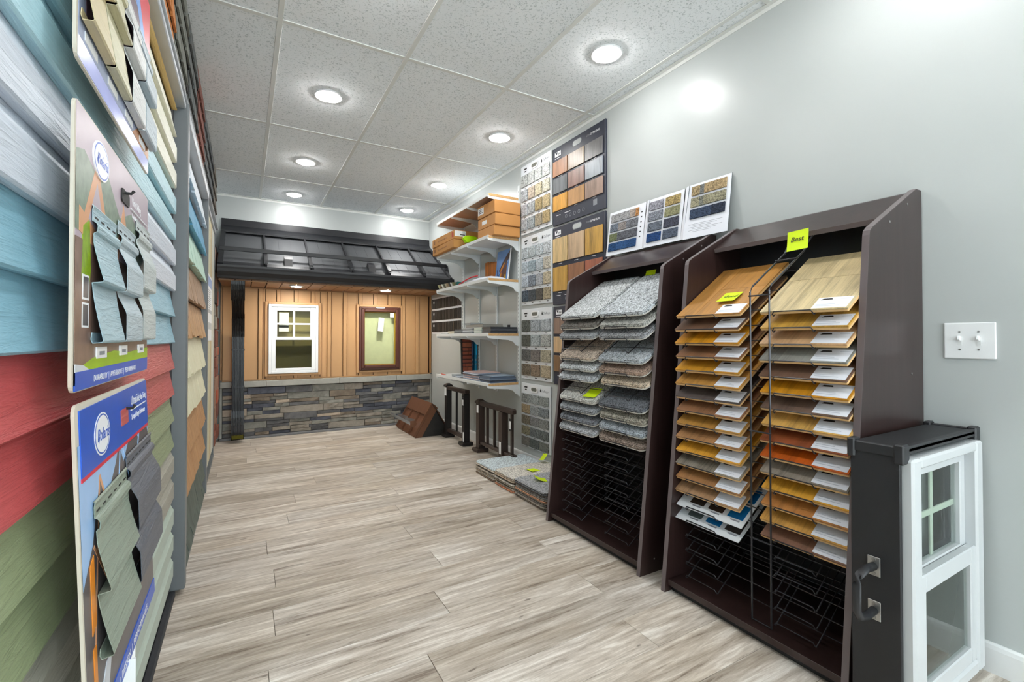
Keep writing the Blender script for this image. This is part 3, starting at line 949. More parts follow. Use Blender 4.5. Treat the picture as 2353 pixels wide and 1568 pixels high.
c.poly('picture_window', [(.885, .52), (.90, .52), (.90, .60), (.885, .60)], M_orange)
c.poly('picture_plant', [(.888, .49), (.902, .49), (.904, .52), (.888, .522)], M_note)
c.poly('picture_path', [(.852, .458), (.93, .458), (.98, .545), (.95, .545)], M_path)
c.poly('header_band', [(.862, .948), (1.366, .952), (1.371, .94), (1.371, .853), (.862, .853)], M_hdr)
c.poly('header_rule', [(.862, .853), (1.371, .853), (1.371, .847), (.862, .847)], M_red)
c.poly('footer_band', [(.852, .457), (1.371, .457), (1.371, .488), (.852, .488)], M_hdr)
c.logo(.975, .897, .047, .034)
c.poly('hang_slot', rrect(1.105, 1.165, .886, .916, .004), S_col['red'])
c.hook(1.15, .914)
c.text('UltraSide', .025, M_wht, 1.19, .915, sx=.95)
c.text('Vinyl Siding', .019, M_wht, 1.282, .916, sx=.75)
c.line((1.19, .905), (1.355, .905), .0022, M_wht)
c.text('Strength Design Performance', .0165, M_wht, 1.19, .886, sx=.72)
c.text('STRENGTH  |  DESIGN  |  PERFORMANCE', .0175, M_wht, .90, .466, sx=1.16)
M_smpgreen = siding_mat('sample_sage_green', '#8d9a8c'); M_smpchar = siding_mat('sample_charcoal', '#5b606b')
c.sample(.91, 1.125, .806, [.672, .575], 'lap', M_smpgreen, .018)
c.sample(1.13, 1.392, .826, [.685, .585], 'dutch', M_smpchar, .018)

# middle card
c = Card('sample card with three pale blue siding samples above a green lawn print', .835, 1.384, .975, 1.378)
c.poly('picture', [(.842, .978), (1.382, .978), (1.382, 1.376), (.842, 1.376)], M_liles)
c.poly('picture_trees', [(.842, 1.20), (.842, 1.31), (.88, 1.32), (.95, 1.30), (1.0, 1.33), (1.1, 1.27), (1.2, 1.30), (1.30, 1.26), (1.382, 1.30), (1.382, 1.18)], M_tree)
for (ga, gb, gz0, gz1) in ((.865, 1.03, 1.205, 1.325), (1.06, 1.20, 1.18, 1.30)):
    gm = (ga + gb) / 2
    c.poly('picture_gable', [(ga, gz0), (gb, gz0), (gm, gz1)], M_gablep)
    c.poly('picture_gable', [(ga + .03, gz0 + .01), (gb - .03, gz0 + .01), (gm, gz1 - .035)], M_liles)
c.poly('picture_gable_board', [(.858, 1.20), (1.04, 1.165), (1.04, 1.19), (.858, 1.235)], M_gablep)
c.poly('picture_wall', [(.842, .985), (1.382, .985), (1.382, 1.19), (.842, 1.19)], M_brickp)
c.poly('picture_foliage', [(.868, 1.14), (.875, 1.21), (.905, 1.225), (.915, 1.15), (.90, 1.11), (.88, 1.105)], M_leaf)
for zw in (1.065, 1.105):
    c.poly('picture_window', [(.872, zw), (.905, zw), (.905, zw + .036), (.872, zw + .036)], M_wht)
    c.poly('picture_window', [(.876, zw + .003), (.901, zw + .003), (.901, zw + .033), (.876, zw + .033)], M_roofp)
c.poly('picture_lawn', [(.875, 1.01), (.93, 1.02), (1.06, 1.028), (1.18, 1.022), (1.382, 1.028), (1.382, .985), (.95, .985)], M_grass)
c.poly('picture_path', [(.842, .985), (.96, .985), (.92, 1.0), (.88, 1.011), (.842, 1.014)], M_path)
c.poly('footer_band', [(.842, .977), (1.378, .977), (1.382, .985), (1.382, 1.005), (.842, 1.003)], M_hdr)
c.text('DURABILITY  |  APPEARANCE  |  PERFORMANCE', .0135, M_wht, .93, .984, sx=1.1)
c.logo(.965, 1.33, .046, .030)
c.text('Vinyl Siding', .022, M_wht, 1.19, 1.318, sx=.9)
c.line((1.19, 1.309), (1.36, 1.309), .002, M_wht)
c.text('Durability Appearance', .0125, M_wht, 1.19, 1.292, sx=.85)
c.poly('hang_slot', rrect(1.105, 1.17, 1.305, 1.33, .008), M_ink)
c.hook(1.13, 1.325)
M_smp1 = siding_mat('sample_pale_blue', '#9db9c4'); M_smp2 = siding_mat('sample_grey_blue', '#aebfc8'); M_smp3 = siding_mat('sample_pale_grey', '#b9c3c4')
c.sample(.915, 1.062, 1.25, [1.137, 1.046], 'lap', M_smp1, .016)
c.sample(1.075, 1.225, 1.262, [1.137, 1.047], 'dutch', M_smp2, .016)
c.sample(1.235, 1.388, 1.30, [1.158, 1.050], 'dutch', M_smp3, .016)
for ya in (.945, 1.10, 1.27):
    c.poly('name_tag', [(ya, 1.018), (ya + .06, 1.018), (ya + .06, 1.036), (ya, 1.036)], M_wht)
    c.line((ya + .014, 1.026), (ya + .046, 1.026), .006, M_grey)

# top card
c = Card('siding sample card with four columns of beige and grey samples, highest of the three', .838, 1.384, 1.435, 1.84)
c.poly('picture', [(.845, 1.438), (1.382, 1.438), (1.382, 1.838), (.845, 1.838)], plain('card_pale_print', '#b4c0de', .3, var=.1))
c.poly('footer_band', [(.85, 1.437), (1.378, 1.437), (1.382, 1.445), (1.382, 1.468), (.85, 1.468)], plain('card_violet_print', '#a9b2ef', .25, var=.08))
c.poly('picture_gable', [(1.2, 1.47), (1.382, 1.47), (1.382, 1.56)], M_gablep)
c.poly('picture_wall', [(.88, 1.50), (1.382, 1.50), (1.382, 1.75), (.88, 1.75)], plain('card_plum_print', '#6d5666', .35, var=.2))
c.poly('header_band', [(1.25, 1.77), (1.382, 1.66), (1.382, 1.838), (1.25, 1.838)], M_red)
c.poly('header_band', [(1.18, 1.80), (1.382, 1.63), (1.382, 1.67), (1.24, 1.80)], plain('card_sky_blue_print', '#7fa9ea', .3))
tops = [('#c9bb94', .845, .975), ('#c3bf9f', .975, 1.105), ('#cdd0d0', 1.105, 1.24), ('#aebdc6', 1.24, 1.382)]
for k, (cc, a, b) in enumerate(tops):
    c.sample(a + .004, b - .004, 1.70 + .004 * k, [1.598, 1.495], 'lap' if k < 2 else 'dutch', siding_mat('sample_top_%d' % k, cc), .016)
    c.poly('name_tag', [(a + .03, 1.474), (a + .095, 1.474), (a + .095, 1.488), (a + .03, 1.488)], M_wht)

solo('trim_offcut', prism(B(), [(-.206, 1.086), (-.168, 1.086), (-.168, 1.09), (-.2, 1.09), (-.2, 1.215), (-.19, 1.222), (-.19, 1.226), (-.206, 1.226)], 'xy', .001, .465), M_vinyl,
     'white vinyl trim offcut standing on the floor below the lowest sample card', 'trim piece')

# ------------------------------------------------------------------ right wall: swatch boards
XW = XR
M_board = plain('white_sample_board', '#e4e8ec', .45, var=.02)
M_navy = plain('navy_sample_board', '#2b3040', .4, var=.06)
M_navyedge = plain('navy_board_edge', '#4a4d57', .4)
_cc = {}
def shade(c, k):
    return '#' + ''.join('%02x' % max(0, min(255, int(int(c[i:i + 2], 16) * k))) for i in (1, 3, 5))
def cmat(c, sc=260):
    if (c, sc) not in _cc:
        _cc[(c, sc)] = carpet('carpet_pile_' + c[1:], c, shade(c, .58), shade(c, 1.22), sc)
    return _cc[(c, sc)]
def wmat(c, axis=2, fine=60, con=1.0):
    k = ('w', c, axis, fine, con)
    if k not in _cc:
        _cc[k] = wood('wood_face_' + c[1:], c, shade(c, 1.13), shade(c, .72), axis, fine, .38, 3, con)
    return _cc[k]
def wallpoly(name, pts, m, parent, x0, x1):
    """flat polygon on the right wall, pts as (y, z)"""
    return part(name, prism(B(), pts, 'yz', x0, x1), m, parent)
def slot_pts(yc, zc_, ry, rz):
    return rrect(yc - ry, yc + ry, zc_ - rz, zc_ + rz, rz * .95, 5)

def swatch_board(label, ya, yb, za, zb_, cols, rows, top, bot, colors, gap=(.012, .026), th=.011, rough=True):
    t = thing('carpet_swatch_board', label, 'sample board', (XW - .004, (ya + yb) / 2, za))
    xf = XW - .014
    part('board', bbox((xf, ya, za), (XW - .002, yb, zb_), .002), M_board, t)
    W = yb - ya - .03; H = zb_ - za - top - bot
    cw = (W - gap[0] * (cols - 1)) / cols; ch = (H - gap[1] * (rows - 1)) / rows
    for r_ in range(rows):
        for c_ in range(cols):
            y1 = yb - .015 - c_ * (cw + gap[0]); z1 = zb_ - top - r_ * (ch + gap[1])
            part('swatch', bbox((xf - th, y1 - cw, z1 - ch), (xf - .0005, y1, z1), .005, 2), cmat(colors[r_ * cols + c_], 210), t)
            part('swatch_caption', bbox((xf - .001, y1 - cw * .62, z1 - ch - gap[1] * .62), (xf - .0002, y1 - cw * .38, z1 - ch - gap[1] * .42)), M_ink, t)
    ym = (ya + yb) / 2; zh = zb_ - top * .5
    wallpoly('handle_rim', slot_pts(ym + .01, zh, .056, .026), M_white, t, xf - .006, xf - .0003)
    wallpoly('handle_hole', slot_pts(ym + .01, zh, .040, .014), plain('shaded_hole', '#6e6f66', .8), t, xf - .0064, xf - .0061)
    part('caption_block', bbox((xf - .001, yb - .095, zh + .004), (xf - .0002, yb - .05, zh + .016)), M_ink, t)
    part('caption_block', bbox((xf - .001, yb - .086, zh - .016), (xf - .0002, yb - .058, zh - .006)), M_ink, t)
    yl = ya + .135
    wallpoly('logo_drop', [(yl, zh + .016), (yl - .008, zh - .002), (yl - .005, zh - .012), (yl + .005, zh - .012), (yl + .008, zh - .002)], M_ink, t, xf - .001, xf - .0002)
    lettering('DuRoyo', .028, M_grey, t, (xf - .0004, yl - .012, zh - .010), (0, -1, 0), (0, 0, 1), shear=.3)
    return t

b1 = ['#c5c8c6', '#cfd3d0', '#dde2de', '#e6e9e6', '#c2c6cb', '#cdbfae', '#d2c7ab', '#dcd6c4', '#c6cacf', '#c2c6c8', '#b9a57e', '#d0bd97', '#bcc3c8', '#b4bcc0', '#b5aa95', '#c4ae85']
b2 = ['#b5bcc0', '#b3bbbe', '#b9c0c4', '#bfc4c8', '#b0bac1', '#98a6ad', '#b0b8bd', '#bcb6a9', '#b3bcc6', '#878d96', '#a5a8ac', '#bfb49c', '#59636d', '#575b5f', '#615d57', '#a69a82']
b3 = ['#5f625d', '#a3a9ae', '#aab0b4', '#5f6058', '#a9b1b2', '#a8aaa6', '#696866', '#807b77', '#a9a390', '#7b7163', '#8d7d6c', '#aea18a']
b4 = ['#8f9290', '#979c9c', '#8e9290', '#9b8a70', '#95999a', '#7f8487', '#7c7465', '#838383', '#80827f', '#8a8570', '#6f7272', '#666a69', '#74716a', '#5c615e', '#72746e']
swatch_board('white board with sixteen pale cream and grey carpet swatches, highest in its column', 2.937, 3.388, 1.918, 2.498, 4, 4, .085, .03, [shade(q_, .88) for q_ in b1])
swatch_board('white board with sixteen grey carpet swatches darkening to charcoal in the bottom row', 2.926, 3.380, 1.322, 1.892, 4, 4, .09, .03, b2)
swatch_board('white board with twelve square carpet swatches, third from the ceiling', 2.930, 3.382, .71, 1.290, 3, 4, .092, .03, b3)
swatch_board('white board with fifteen mottled grey carpet swatches, nearest the floor', 2.955, 3.382, .150, .675, 3, 5, .085, .01, b4, (.006, .016))

def wood_board(label, ya, yb, za, zb_, cols, rows, top, bot, colors, gapz):
    t = thing('wood_swatch_board', label, 'sample board', (XW - .004, (ya + yb) / 2, za))
    xf = XW - .014
    part('board', bbox((xf, ya, za), (XW - .002, yb, zb_), .0015), M_navy, t)
    for (a, b) in (((xf - .0004, ya, za), (XW - .002, ya + .006, zb_)), ):
        part('edge_strip', bbox((xf - .0012, ya - .0005, za), (xf - .0002, ya + .008, zb_)), M_navyedge, t)
    W = yb - ya - .035; H = zb_ - za - top - bot
    gy_ = .014
    cw = (W - gy_ * (cols - 1)) / cols; ch = (H - gapz * (rows - 1)) / rows
    for r_ in range(rows):
        for c_ in range(cols):
            if r_ * cols + c_ >= len(colors): continue
            y1 = yb - .012 - c_ * (cw + gy_); z1 = zb_ - top - r_ * (ch + gapz)
            part('swatch', bbox((xf - .009, y1 - cw, z1 - ch), (xf - .0005, y1, z1), .001), wmat(colors[r_ * cols + c_], 2, 40, 1.2), t)
            part('swatch_caption', bbox((xf - .001, y1 - cw * .6, z1 - ch - gapz * .4), (xf - .0002, y1 - cw * .35, z1 - ch - gapz * .28)), M_wht, t)
    zh = zb_ - top * .45
    ym = (ya + yb) / 2
    wallpoly('handle_rim', slot_pts(ym, zh, .052, .021), M_grey, t, xf - .0012, xf - .0003)
    wallpoly('handle_hole', slot_pts(ym, zh, .047, .017), M_wall, t, xf - .0018, xf - .0013)
    part('logo_plate', bbox((xf - .001, yb - .105, zh - .022), (xf - .0002, yb - .03, zh + .012)), M_wht, t)
    wallpoly('logo_mark', [(yb - .034, zh + .010), (yb - .066, zh + .010), (yb - .055, zh - .012)], M_navy, t, xf - .0014, xf - .0011)
    lettering('VIDAR', .019, M_navy, t, (xf - .0015, yb - .066, zh - .013), (0, -1, 0), (0, 0, 1), sx=.62)
    part('caption_line', bbox((xf - .001, yb - .10, zh - .038), (xf - .0002, yb - .03, zh - .034)), M_wht, t)
    lettering('VCH', .021, M_grey, t, (xf - .0004, ya + .20, zh - .006), (0, -1, 0), (0, 0, 1))
    lettering('OPTIMAXL', .021, M_wht, t, (xf - .0004, ya + .155, zh - .006), (0, -1, 0), (0, 0, 1), ext=.0004)
    if bot > .06:
        part('caption_line', bbox((xf - .001, yb - .10, za + bot * .66), (xf - .0002, yb - .05, za + bot * .70)), M_wht, t)
        for k in range(5):
            part('caption_line', bbox((xf - .001, yb - .11 + .004 * (k % 2), za + bot * (.57 - .08 * k)), (xf - .0002, yb - .05, za + bot * (.59 - .08 * k))), M_navyedge, t)
        part('caption_line', bbox((xf - .001, yb - .22, za + bot * .66), (xf - .0002, yb - .15, za + bot * .70)), M_wht, t)
        for k in range(5):
            yk = yb - .17 - .05 * k
            part('care_symbol', ring_yz(yk, za + bot * .42, .010, .0135, xf - .001, xf - .0002), M_grey, t)
        part('symbol_box', bbox((xf - .001, ya + .085, za + bot * .42), (xf - .0002, ya + .125, za + bot * .80)), M_grey, t)
    return t
def ring_yz(yc, zc_, r0, r1, x0, x1, n=14):
    bm = B(); vs_ = []
    for r_, x in ((r0, x0), (r1, x0), (r1, x1), (r0, x1)):
        vs_.append([bm.verts.new((x, yc + r_ * math.cos(2 * math.pi * i / n), zc_ + r_ * math.sin(2 * math.pi * i / n))) for i in range(n)])
    for k in range(4):
        a, b = vs_[k], vs_[(k + 1) % 4]
        for i in range(n):
            bm.faces.new([a[i], a[(i + 1) % n], b[(i + 1) % n], b[i]])
    bmesh.ops.recalc_face_normals(bm, faces=bm.faces[:])
    return bm
wood_board('navy board with nine wood floor swatches, highest on the right wall', 2.318, 2.918, 1.898, 2.485, 3, 3, .105, .105, ['#b08468', '#a8957f', '#6d6c6c', '#74777b', '#9a7b72', '#9aa3ab', '#dba247', '#bf925f', '#a58a7b'], .018)
wood_board('navy board with six tall wood floor swatches, directly under the nine swatch board', 2.321, 2.918, 1.30, 1.882, 3, 2, .085, .10, ['#d8ba86', '#c8ab8a', '#d2a44f', '#c49a4e', '#9c6e50', '#a5654e'], .035)
wood_board('navy board with wood swatches mostly hidden behind the carpet rack', 2.325, 2.908, .70, 1.286, 3, 3, .085, .10, ['#8d7466', '#8f7760', '#a08060', '#d3b288', '#b5905f', '#a1845f', '#8a6a4a', '#94704d', '#7b5b45'], .02)

# ------------------------------------------------------------------ racks
M_esp = wood('espresso_laminate', '#30211f', '#3a2a29', '#271a19', 2, 30, .3)
M_espe = plain('espresso_edge_band', '#6a6061', .35, var=.05)
M_wire = plain('black_wire', '#3c3c40', .28, metal=.55)
M_screw = plain('steel_screw', '#b0b0ae', .3, metal=.9)
PROF = [(1.512, 0.0), (1.668, 1.368), (1.672, 1.382), (1.690, 1.396), (1.984, 1.553), (2.0, 1.562), (2.042, 1.562), (2.042, 0.0)]
SLOPE = math.radians(34)
XF = 1.582

def rack(name, label, ya, yb, cols, z0, dz, nlev, ladder=None):
    t = thing(name, label, 'display rack', (1.78, (ya + yb) / 2, 0))
    th = .020
    for (a, b) in ((ya, ya + th), (yb - th, yb)):
        sp = part('side_panel', prism(B(), PROF, 'xz', a, b), M_esp, t)
        part('edge_band', strip(B(), [(p[0], p[1]) for p in PROF[:7]], 'xz', a + .0003, b - .0003, .0016), M_espe, sp)
        for (sx_, sz_) in ((1.93, 1.50), (1.80, 1.425), (1.95, .93), (1.60, .06)):
            yy_ = a - .0015 if a == ya else b
            part('screw', disc(B(), (sx_, yy_, sz_), .004, .0018, 10, 'y'), M_screw, sp)
    part('header_board', prism(B(), [(1.836, 1.450), (1.843, 1.435), (2.0, 1.518), (2.0, 1.556), (1.985, 1.550)], 'xz', ya + th + .0005, yb - th - .0005), M_esp, t)
    part('header_band', strip(B(), [(1.834, 1.451), (1.841, 1.434)], 'xz', ya + th + .001, yb - th - .001, .0012), M_espe, t)
    part('back_panel', bbox((2.022, ya + th + .0005, .052), (2.032, yb - th - .0005, 1.555)), M_black, t)
    part('bottom_shelf', bbox((1.530, ya + th + .0005, .026), (2.021, yb - th - .0005, .050), .001), M_esp, t)
    part('kick_board', bbox((1.552, ya + th + .0005, .0005), (1.568, yb - th - .0005, .0255)), M_black, t)
    wr = place('wire_rack', mesh(tube(tube(B(), [(1.92, ya + .05, .052), (1.92, ya + .05, 1.36)], .003), [(1.92, yb - .05, .052), (1.92, yb - .05, 1.36)], .003), 'wire_rack', M_wire), t, Matrix())
    c, s = math.cos(SLOPE), math.sin(SLOPE)
    bm = B()
    for (y1, y2) in cols:
        m1 = y1 + (y2 - y1) * .16; m2 = y1 + (y2 - y1) * .66
        tube(bm, [(XF + .40 * c, m1, .40 * s), (XF - .001, m1, -.003), (XF - .008, m1, .002), (XF - .010, m1 - .006, .012), (XF - .010, m2 + .006, .012), (XF - .008, m2, .002), (XF - .001, m2, -.003), (XF + .40 * c, m2, .40 * s)], .0023, 6)
    for d in (.05, .19, .34):
        tube(bm, [(XF + d * c + .003, ya + .032, d * s - .004), (XF + d * c + .003, yb - .032, d * s - .004)], .002, 5)
    tm = mesh(bm, 'wire_tray', M_wire)
    for k in range(nlev):
        place('wire_tray', tm, wr, Matrix.Translation((0, 0, z0 + dz * k)))
    if ladder:
        l1, l2 = ladder
        bm = B()
        pts = lambda y_: [(1.572, y_, .052), (1.572, y_, 1.215), (1.585, y_, 1.235), (1.79, y_, 1.372), (1.815, y_, 1.405), (1.855, y_, 1.440)]
        tube(bm, pts(l1), .0034, 6); tube(bm, pts(l2), .0034, 6)
        tube(bm, [(1.572, l1, .054), (1.572, l2, .054)], .003, 6)
        for (x_, z_) in ((1.570, 1.20), (1.735, 1.34), (1.570, .34), (1.570, .72)):
            tube(bm, [(x_, l1 + .004, z_), (x_, l2 - .004, z_)], .003, 6)
        part('ladder_divider', bm, M_wire, wr)
    return t

def slab(L, W, th, rnd=.006, m=None):
    """flat sample in its own frame: x up the slope, y from -W to 0, z thickness"""
    return prism(B(), rrect(0, L, -W, 0, rnd, 3), 'xy', 0, th)

ordn = ['top', 'second', 'third', 'fourth', 'fifth', 'sixth', 'seventh', 'eighth', 'ninth', 'tenth', 'eleventh', 'twelfth', 'thirteenth', 'fourteenth', 'fifteenth', 'sixteenth']

# carpet rack
Z0C, DZC = .069, .0569
rack('carpet_rack', 'dark wood floor rack with wire trays holding carpet samples', 1.505, 2.240, [(2.215, 1.888), (1.858, 1.535)], Z0C, DZC, 20)
levels = [19, 18, 17, 15, 14, 13, 11, 10, 9, 8]
carL = [('grey and white', '#b6babb'), ('charcoal and cream', '#7d7a75'), ('mid grey', '#9b9ea1'), ('beige', '#bcaea0'), ('pale grey', '#c2c6c8'), ('silver grey', '#b4b9bd'), ('off white', '#cbcbc6'), ('slate grey', '#94989c'), ('dark grey', '#7d8188'), ('cool grey', '#aeb1b5')]
carR = [('grey and white', '#b1b6ba'), ('stone grey', '#a9aaa5'), ('grey fleck', '#96989b'), ('light grey', '#adb4b9'), ('brown fleck', '#a08b7d'), ('cream', '#c3b5a2'), ('charcoal', '#6f7379'), ('taupe fleck', '#9a968b'), ('blue grey', '#a3abb2'), ('brown', '#94857b')]
Rm = Matrix.Rotation(-SLOPE, 4, 'Y')
M_latex = plain('carpet_backing_latex', '#cfcbc3', .9)
for cname, lst, yl, wd in (('far', carL, 2.212, .328), ('near', carR, 1.866, .330)):
    for i, (nm, cc) in enumerate(lst):
        jit = RND.uniform(-.006, .006)
        M = Matrix.Translation((XF + .002 + RND.uniform(-.006, .004), yl + jit, Z0C + DZC * levels[i] + .003)) @ Rm
        L_ = .415
        t = thing('carpet_sample', '%s carpet sample, %s in the %s column of the carpet rack' % (nm, ordn[i], cname), 'carpet sample', group='carpet samples in the dark rack', M=M)
        bm = slab(L_, wd, .004, .03)
        part('backing', bm, M_latex, t, world=False)
        bm = slab(L_ - .004, wd - .004, .015, .03)
        bmesh.ops.translate(bm, vec=(.002, -.002, .0042), verts=bm.verts[:])
        bmesh.ops.bevel(bm, geom=[e for e in bm.edges if all(v.co.z > .015 for v in e.verts)], offset=.005, segments=2, affect='EDGES')
        part('pile', bm, cmat(cc, 190), t, world=False)

# wood floor rack
Z0W, DZW = .070, .0557
rack('flooring_rack', 'dark wood floor rack with wire trays holding hardwood flooring samples', .692, 1.385, [(1.355, 1.072), (.985, .722)], Z0W, DZW, 20, (1.022, .952))
woL = [('honey oak', '#b5813f'), ('dark walnut', '#6b4f3d'), ('golden oak', '#c98a1f'), ('medium brown', '#8a6346'), ('bright golden', '#c58c2a'), ('light honey', '#bd8a45'), ('charcoal grey', '#5c5350'), ('chestnut', '#94694a'), ('honey', '#b5853f'), ('light brown', '#a97c52'), ('yellow gold', '#d69b35'), ('weathered grey', '#8f877a'), ('warm brown', '#a3754a'), ('tan', '#a98461')]
woR = [('pale oak', '#cdb98e'), ('golden maple', '#c79a45'), ('light tan', '#c7a077'), ('silver grey', '#8f8f89'), ('dark brown', '#6d5344'), ('deep gold', '#c98a1e'), ('smoky brown', '#6f5a4e'), ('light maple', '#d2a458'), ('red brown', '#8e4b2b'), ('bright orange', '#c25a17'), ('striped grey', '#8a8176'), ('yellow maple', '#d39b35'), ('copper brown', '#b5793f'), ('straw gold', '#c9964a'), ('reddish walnut', '#7d5a48')]
M_core = plain('birch_core', '#d9b27c', .6, var=.1)
M_bevl = plain('sample_light_edge', '#e3d3b4', .5)
M_faint = plain('faint_grey_ink', '#c3cad6', .5)
M_lbl = plain('sample_label_paper', '#e9edf6', .45, var=.02)
for cname, lst, yl, wd in (('far', woL, 1.362, .292), ('near', woR, .992, .278)):
    for i, (nm, cc) in enumerate(lst):
        M = Matrix.Translation((XF + .001 + RND.uniform(-.005, .003), yl + RND.uniform(-.004, .003), Z0W + DZW * (19 - i) + .003)) @ Rm
        t = thing('flooring_sample', '%s wood flooring sample, %s in the %s column of the flooring rack' % (nm, ordn[i], cname), 'flooring sample', group='wood flooring samples in the dark rack', M=M)
        L_ = .385
        bm = slab(L_, wd, .007, .004)
        part('core', bm, M_core, t, world=False)
        fm = wmat(cc, 0 if (cname, i) != ('far', 11) and (cname, i) != ('near', 10) else 0, 55, 1.7 if nm in ('weathered grey', 'striped grey') else 1.0)
        if i == 0:
            cuts = [(0, L_, -wd * .32, 0), (0, L_ * .52, -wd, -wd * .32), (L_ * .52, L_, -wd, -wd * .32)] if cname == 'far' else [(0, L_ * .55, -wd, 0), (L_ * .55, L_, -wd, 0)]
            for (a, b, c_, d) in cuts:
                bm = box(B(), (a + .0006, c_ + .0006, .0072), (b - .0006, d - .0006, .0122))
                part('face_board', bm, fm, t, world=False)
        else:
            for (a, b) in ((-wd, -wd * .62), (-wd * .62, 0)):
                bm = box(B(), (.0004, a + .0005, .0072), (L_, b - .0005, .0122))
                part('face_board', bm, fm, t, world=False)
        lb = part('label', box(B(), (.006, -wd + .006, .0124), (.070, -wd + .108, .0127)), M_lbl, t, world=False)
        part('label_logo', prism(B(), [(.054, -wd + .098), (.063, -wd + .092), (.063, -wd + .066), (.055, -wd + .062)], 'xy', .0128, .0129), M_ink, lb, world=False)
        for (a, b, c_) in ((.026, .045, .10), (.017, .03, .10), (.057, .012, .04)):
            part('label_print', box(B(), (a, -wd + b, .0128), (a + .0025, -wd + c_, .0129)), M_faint, lb, world=False)
# two colour sheets under the far column
for i in (14, 15):
    M = Matrix.Translation((XF - .004, 1.368 + (.004 if i == 15 else -.008), Z0W + DZW * (19 - i) + .003)) @ Rm
    t = thing('colour_chip_sheet', 'white sheet with three glossy colour chips, %s of the two under the far flooring samples' % ('upper' if i == 14 else 'lower'), 'sample sheet', group='chip sheets in the flooring rack', M=M)
    part('sheet', slab(.30, .295, .003, .004), M_board, t, world=False)
    for k, cc in enumerate((('#3b322e', '#3a2d26', '#0f6bab'), ('#5f6a69', '#0d69a8', '#38322f'))[i - 14]):
        mm = plain('glossy_chip_' + cc[1:], cc, .15, var=.05)
        y_ = -.055 - .085 * k
        for r_ in range(3):
            part('colour_chip', box(B(), (.032 + .085 * r_, y_ - .058, .0031), (.098 + .085 * r_, y_ + .006, .0042)), mm, t, world=False)
            part('chip_caption', box(B(), (.020 + .085 * r_, y_ - .05, .0031), (.026 + .085 * r_, y_ - .012, .0033)), M_grey, t, world=False)

# sticky notes
def note(label, M, body=None, w=.076, sh=0, curl=.006, ts=.024):
    t = thing('sticky_note', label, 'sticky note', group='fluorescent sticky notes', M=M)
    bm = B(); n_ = 6
    rows = [[bm.verts.new((w * i / n_ - w / 2, w * j / n_ - w / 2, curl * (1 - j / n_) ** 2)) for i in range(n_ + 1)] for j in range(n_ + 1)]
    for j in range(n_):
        for i in range(n_):
            bm.faces.new([rows[j][i], rows[j][i + 1], rows[j + 1][i + 1], rows[j + 1][i]])
    ex = bmesh.ops.extrude_face_region(bm, geom=bm.faces[:])
    bmesh.ops.translate(bm, vec=(0, 0, -.0003), verts=[v for v in ex['geom'] if isinstance(v, bmesh.types.BMVert)])
    bmesh.ops.recalc_face_normals(bm, faces=bm.faces[:])
    part('paper', bm, M_note, t, world=False)
    if body:
        X = M.to_3x3()
        lettering(body, ts, M_ink, t, M @ Vector((-w * .34, -.004, curl * .45 + .0006)), X @ Vector((1, 0, 0)), X @ Vector((0, 1, -2 * curl * .5 / w)), shear=.2, name='handwriting')
    return t
def frame(o, xd, yd):
    xd = Vector(xd).normalized(); yd = Vector(yd).normalized(); z = xd.cross(yd).normalized()
    M = Matrix((xd, z.cross(xd), z)).transposed().to_4x4(); M.translation = Vector(o)
    return M
note("fluorescent note reading 'Best' stuck under the flooring rack header", frame((1.775, .965, 1.412), (0, -1, .05), (.12, 0, 1)), 'Best', ts=.027)
cS, sS = math.cos(SLOPE), math.sin(SLOPE)
note("fluorescent note reading 'Good' lying on the honey oak sample", Matrix.Translation((XF + .118 * cS - .010, 1.172, Z0W + DZW * 19 + .0170 + .118 * sS)) @ frame((0, 0, 0), (0, -1, 0), (cS, 0, sS)), 'Good')
note('small fluorescent note with handwriting at the back of the top near carpet sample', frame((1.905, 1.815, 1.386), (0, -1, 0), (.35, 0, 1)), 'Trend', .07, ts=.018)
note('curled fluorescent note on the off white carpet sample in the rack', Matrix.Translation((XF + .045, 1.955, Z0C + DZC * 11 + .055)) @ frame((0, 0, 0), (.2, -1, 0), (cS, .2, sS + .3)), None, .08, curl=.022)

# ------------------------------------------------------------------ fold-out carpet tile folder on the carpet rack
fo = thing('carpet_tile_folder', 'open white folder of three panels with carpet tile swatches on top of the carpet rack', 'sample folder', (1.99, 1.83, 1.565))
M_folder = plain('folder_paper', '#e8ebf3', .4, var=.015)
hing = [(1.986, 2.262), (1.992, 1.960), (1.984, 1.938), (1.990, 1.684), (1.982, 1.662), (1.996, 1.412)]
def fpanel(a, b, h, zb_):
    d = Vector((b[0] - a[0], b[1] - a[1], 0)); W = d.length; d.normalize()
    up_ = Vector((.145, 0, 1)).normalized()
    M = frame((a[0], a[1], zb_), d, up_)
    p_ = place('folder_panel', mesh(box(B(), (0, 0, -.0025), (W, h, 0)), 'folder_panel', M_folder), fo, M)
    e_ = place('panel_cover', mesh(box(B(), (-.001, -.001, -.004), (W + .001, h + .0015, -.0026)), 'panel_cover', M_black), fo, M)
    return p_, W
p1, W1 = fpanel(hing[0], hing[1], .282, 1.566)
pS, WS = fpanel(hing[1], hing[2], .282, 1.566)
p2, W2 = fpanel(hing[2], hing[3], .282, 1.566)
pS2, WS2 = fpanel(hing[3], hing[4], .282, 1.566)
p3, W3 = fpanel(hing[4], hing[5], .290, 1.562)
def fsw(p_, x0, x1, y0, y1, segs):
    tot = sum(s[1] for s in segs); x = x0
    for cc, k in segs:
        w = (x1 - x0) * k / tot
        part('swatch', bbox((x, y0, .0002), (x + w, y1, .007), .0012), cmat(cc, 300), p_, world=False)
        x += w
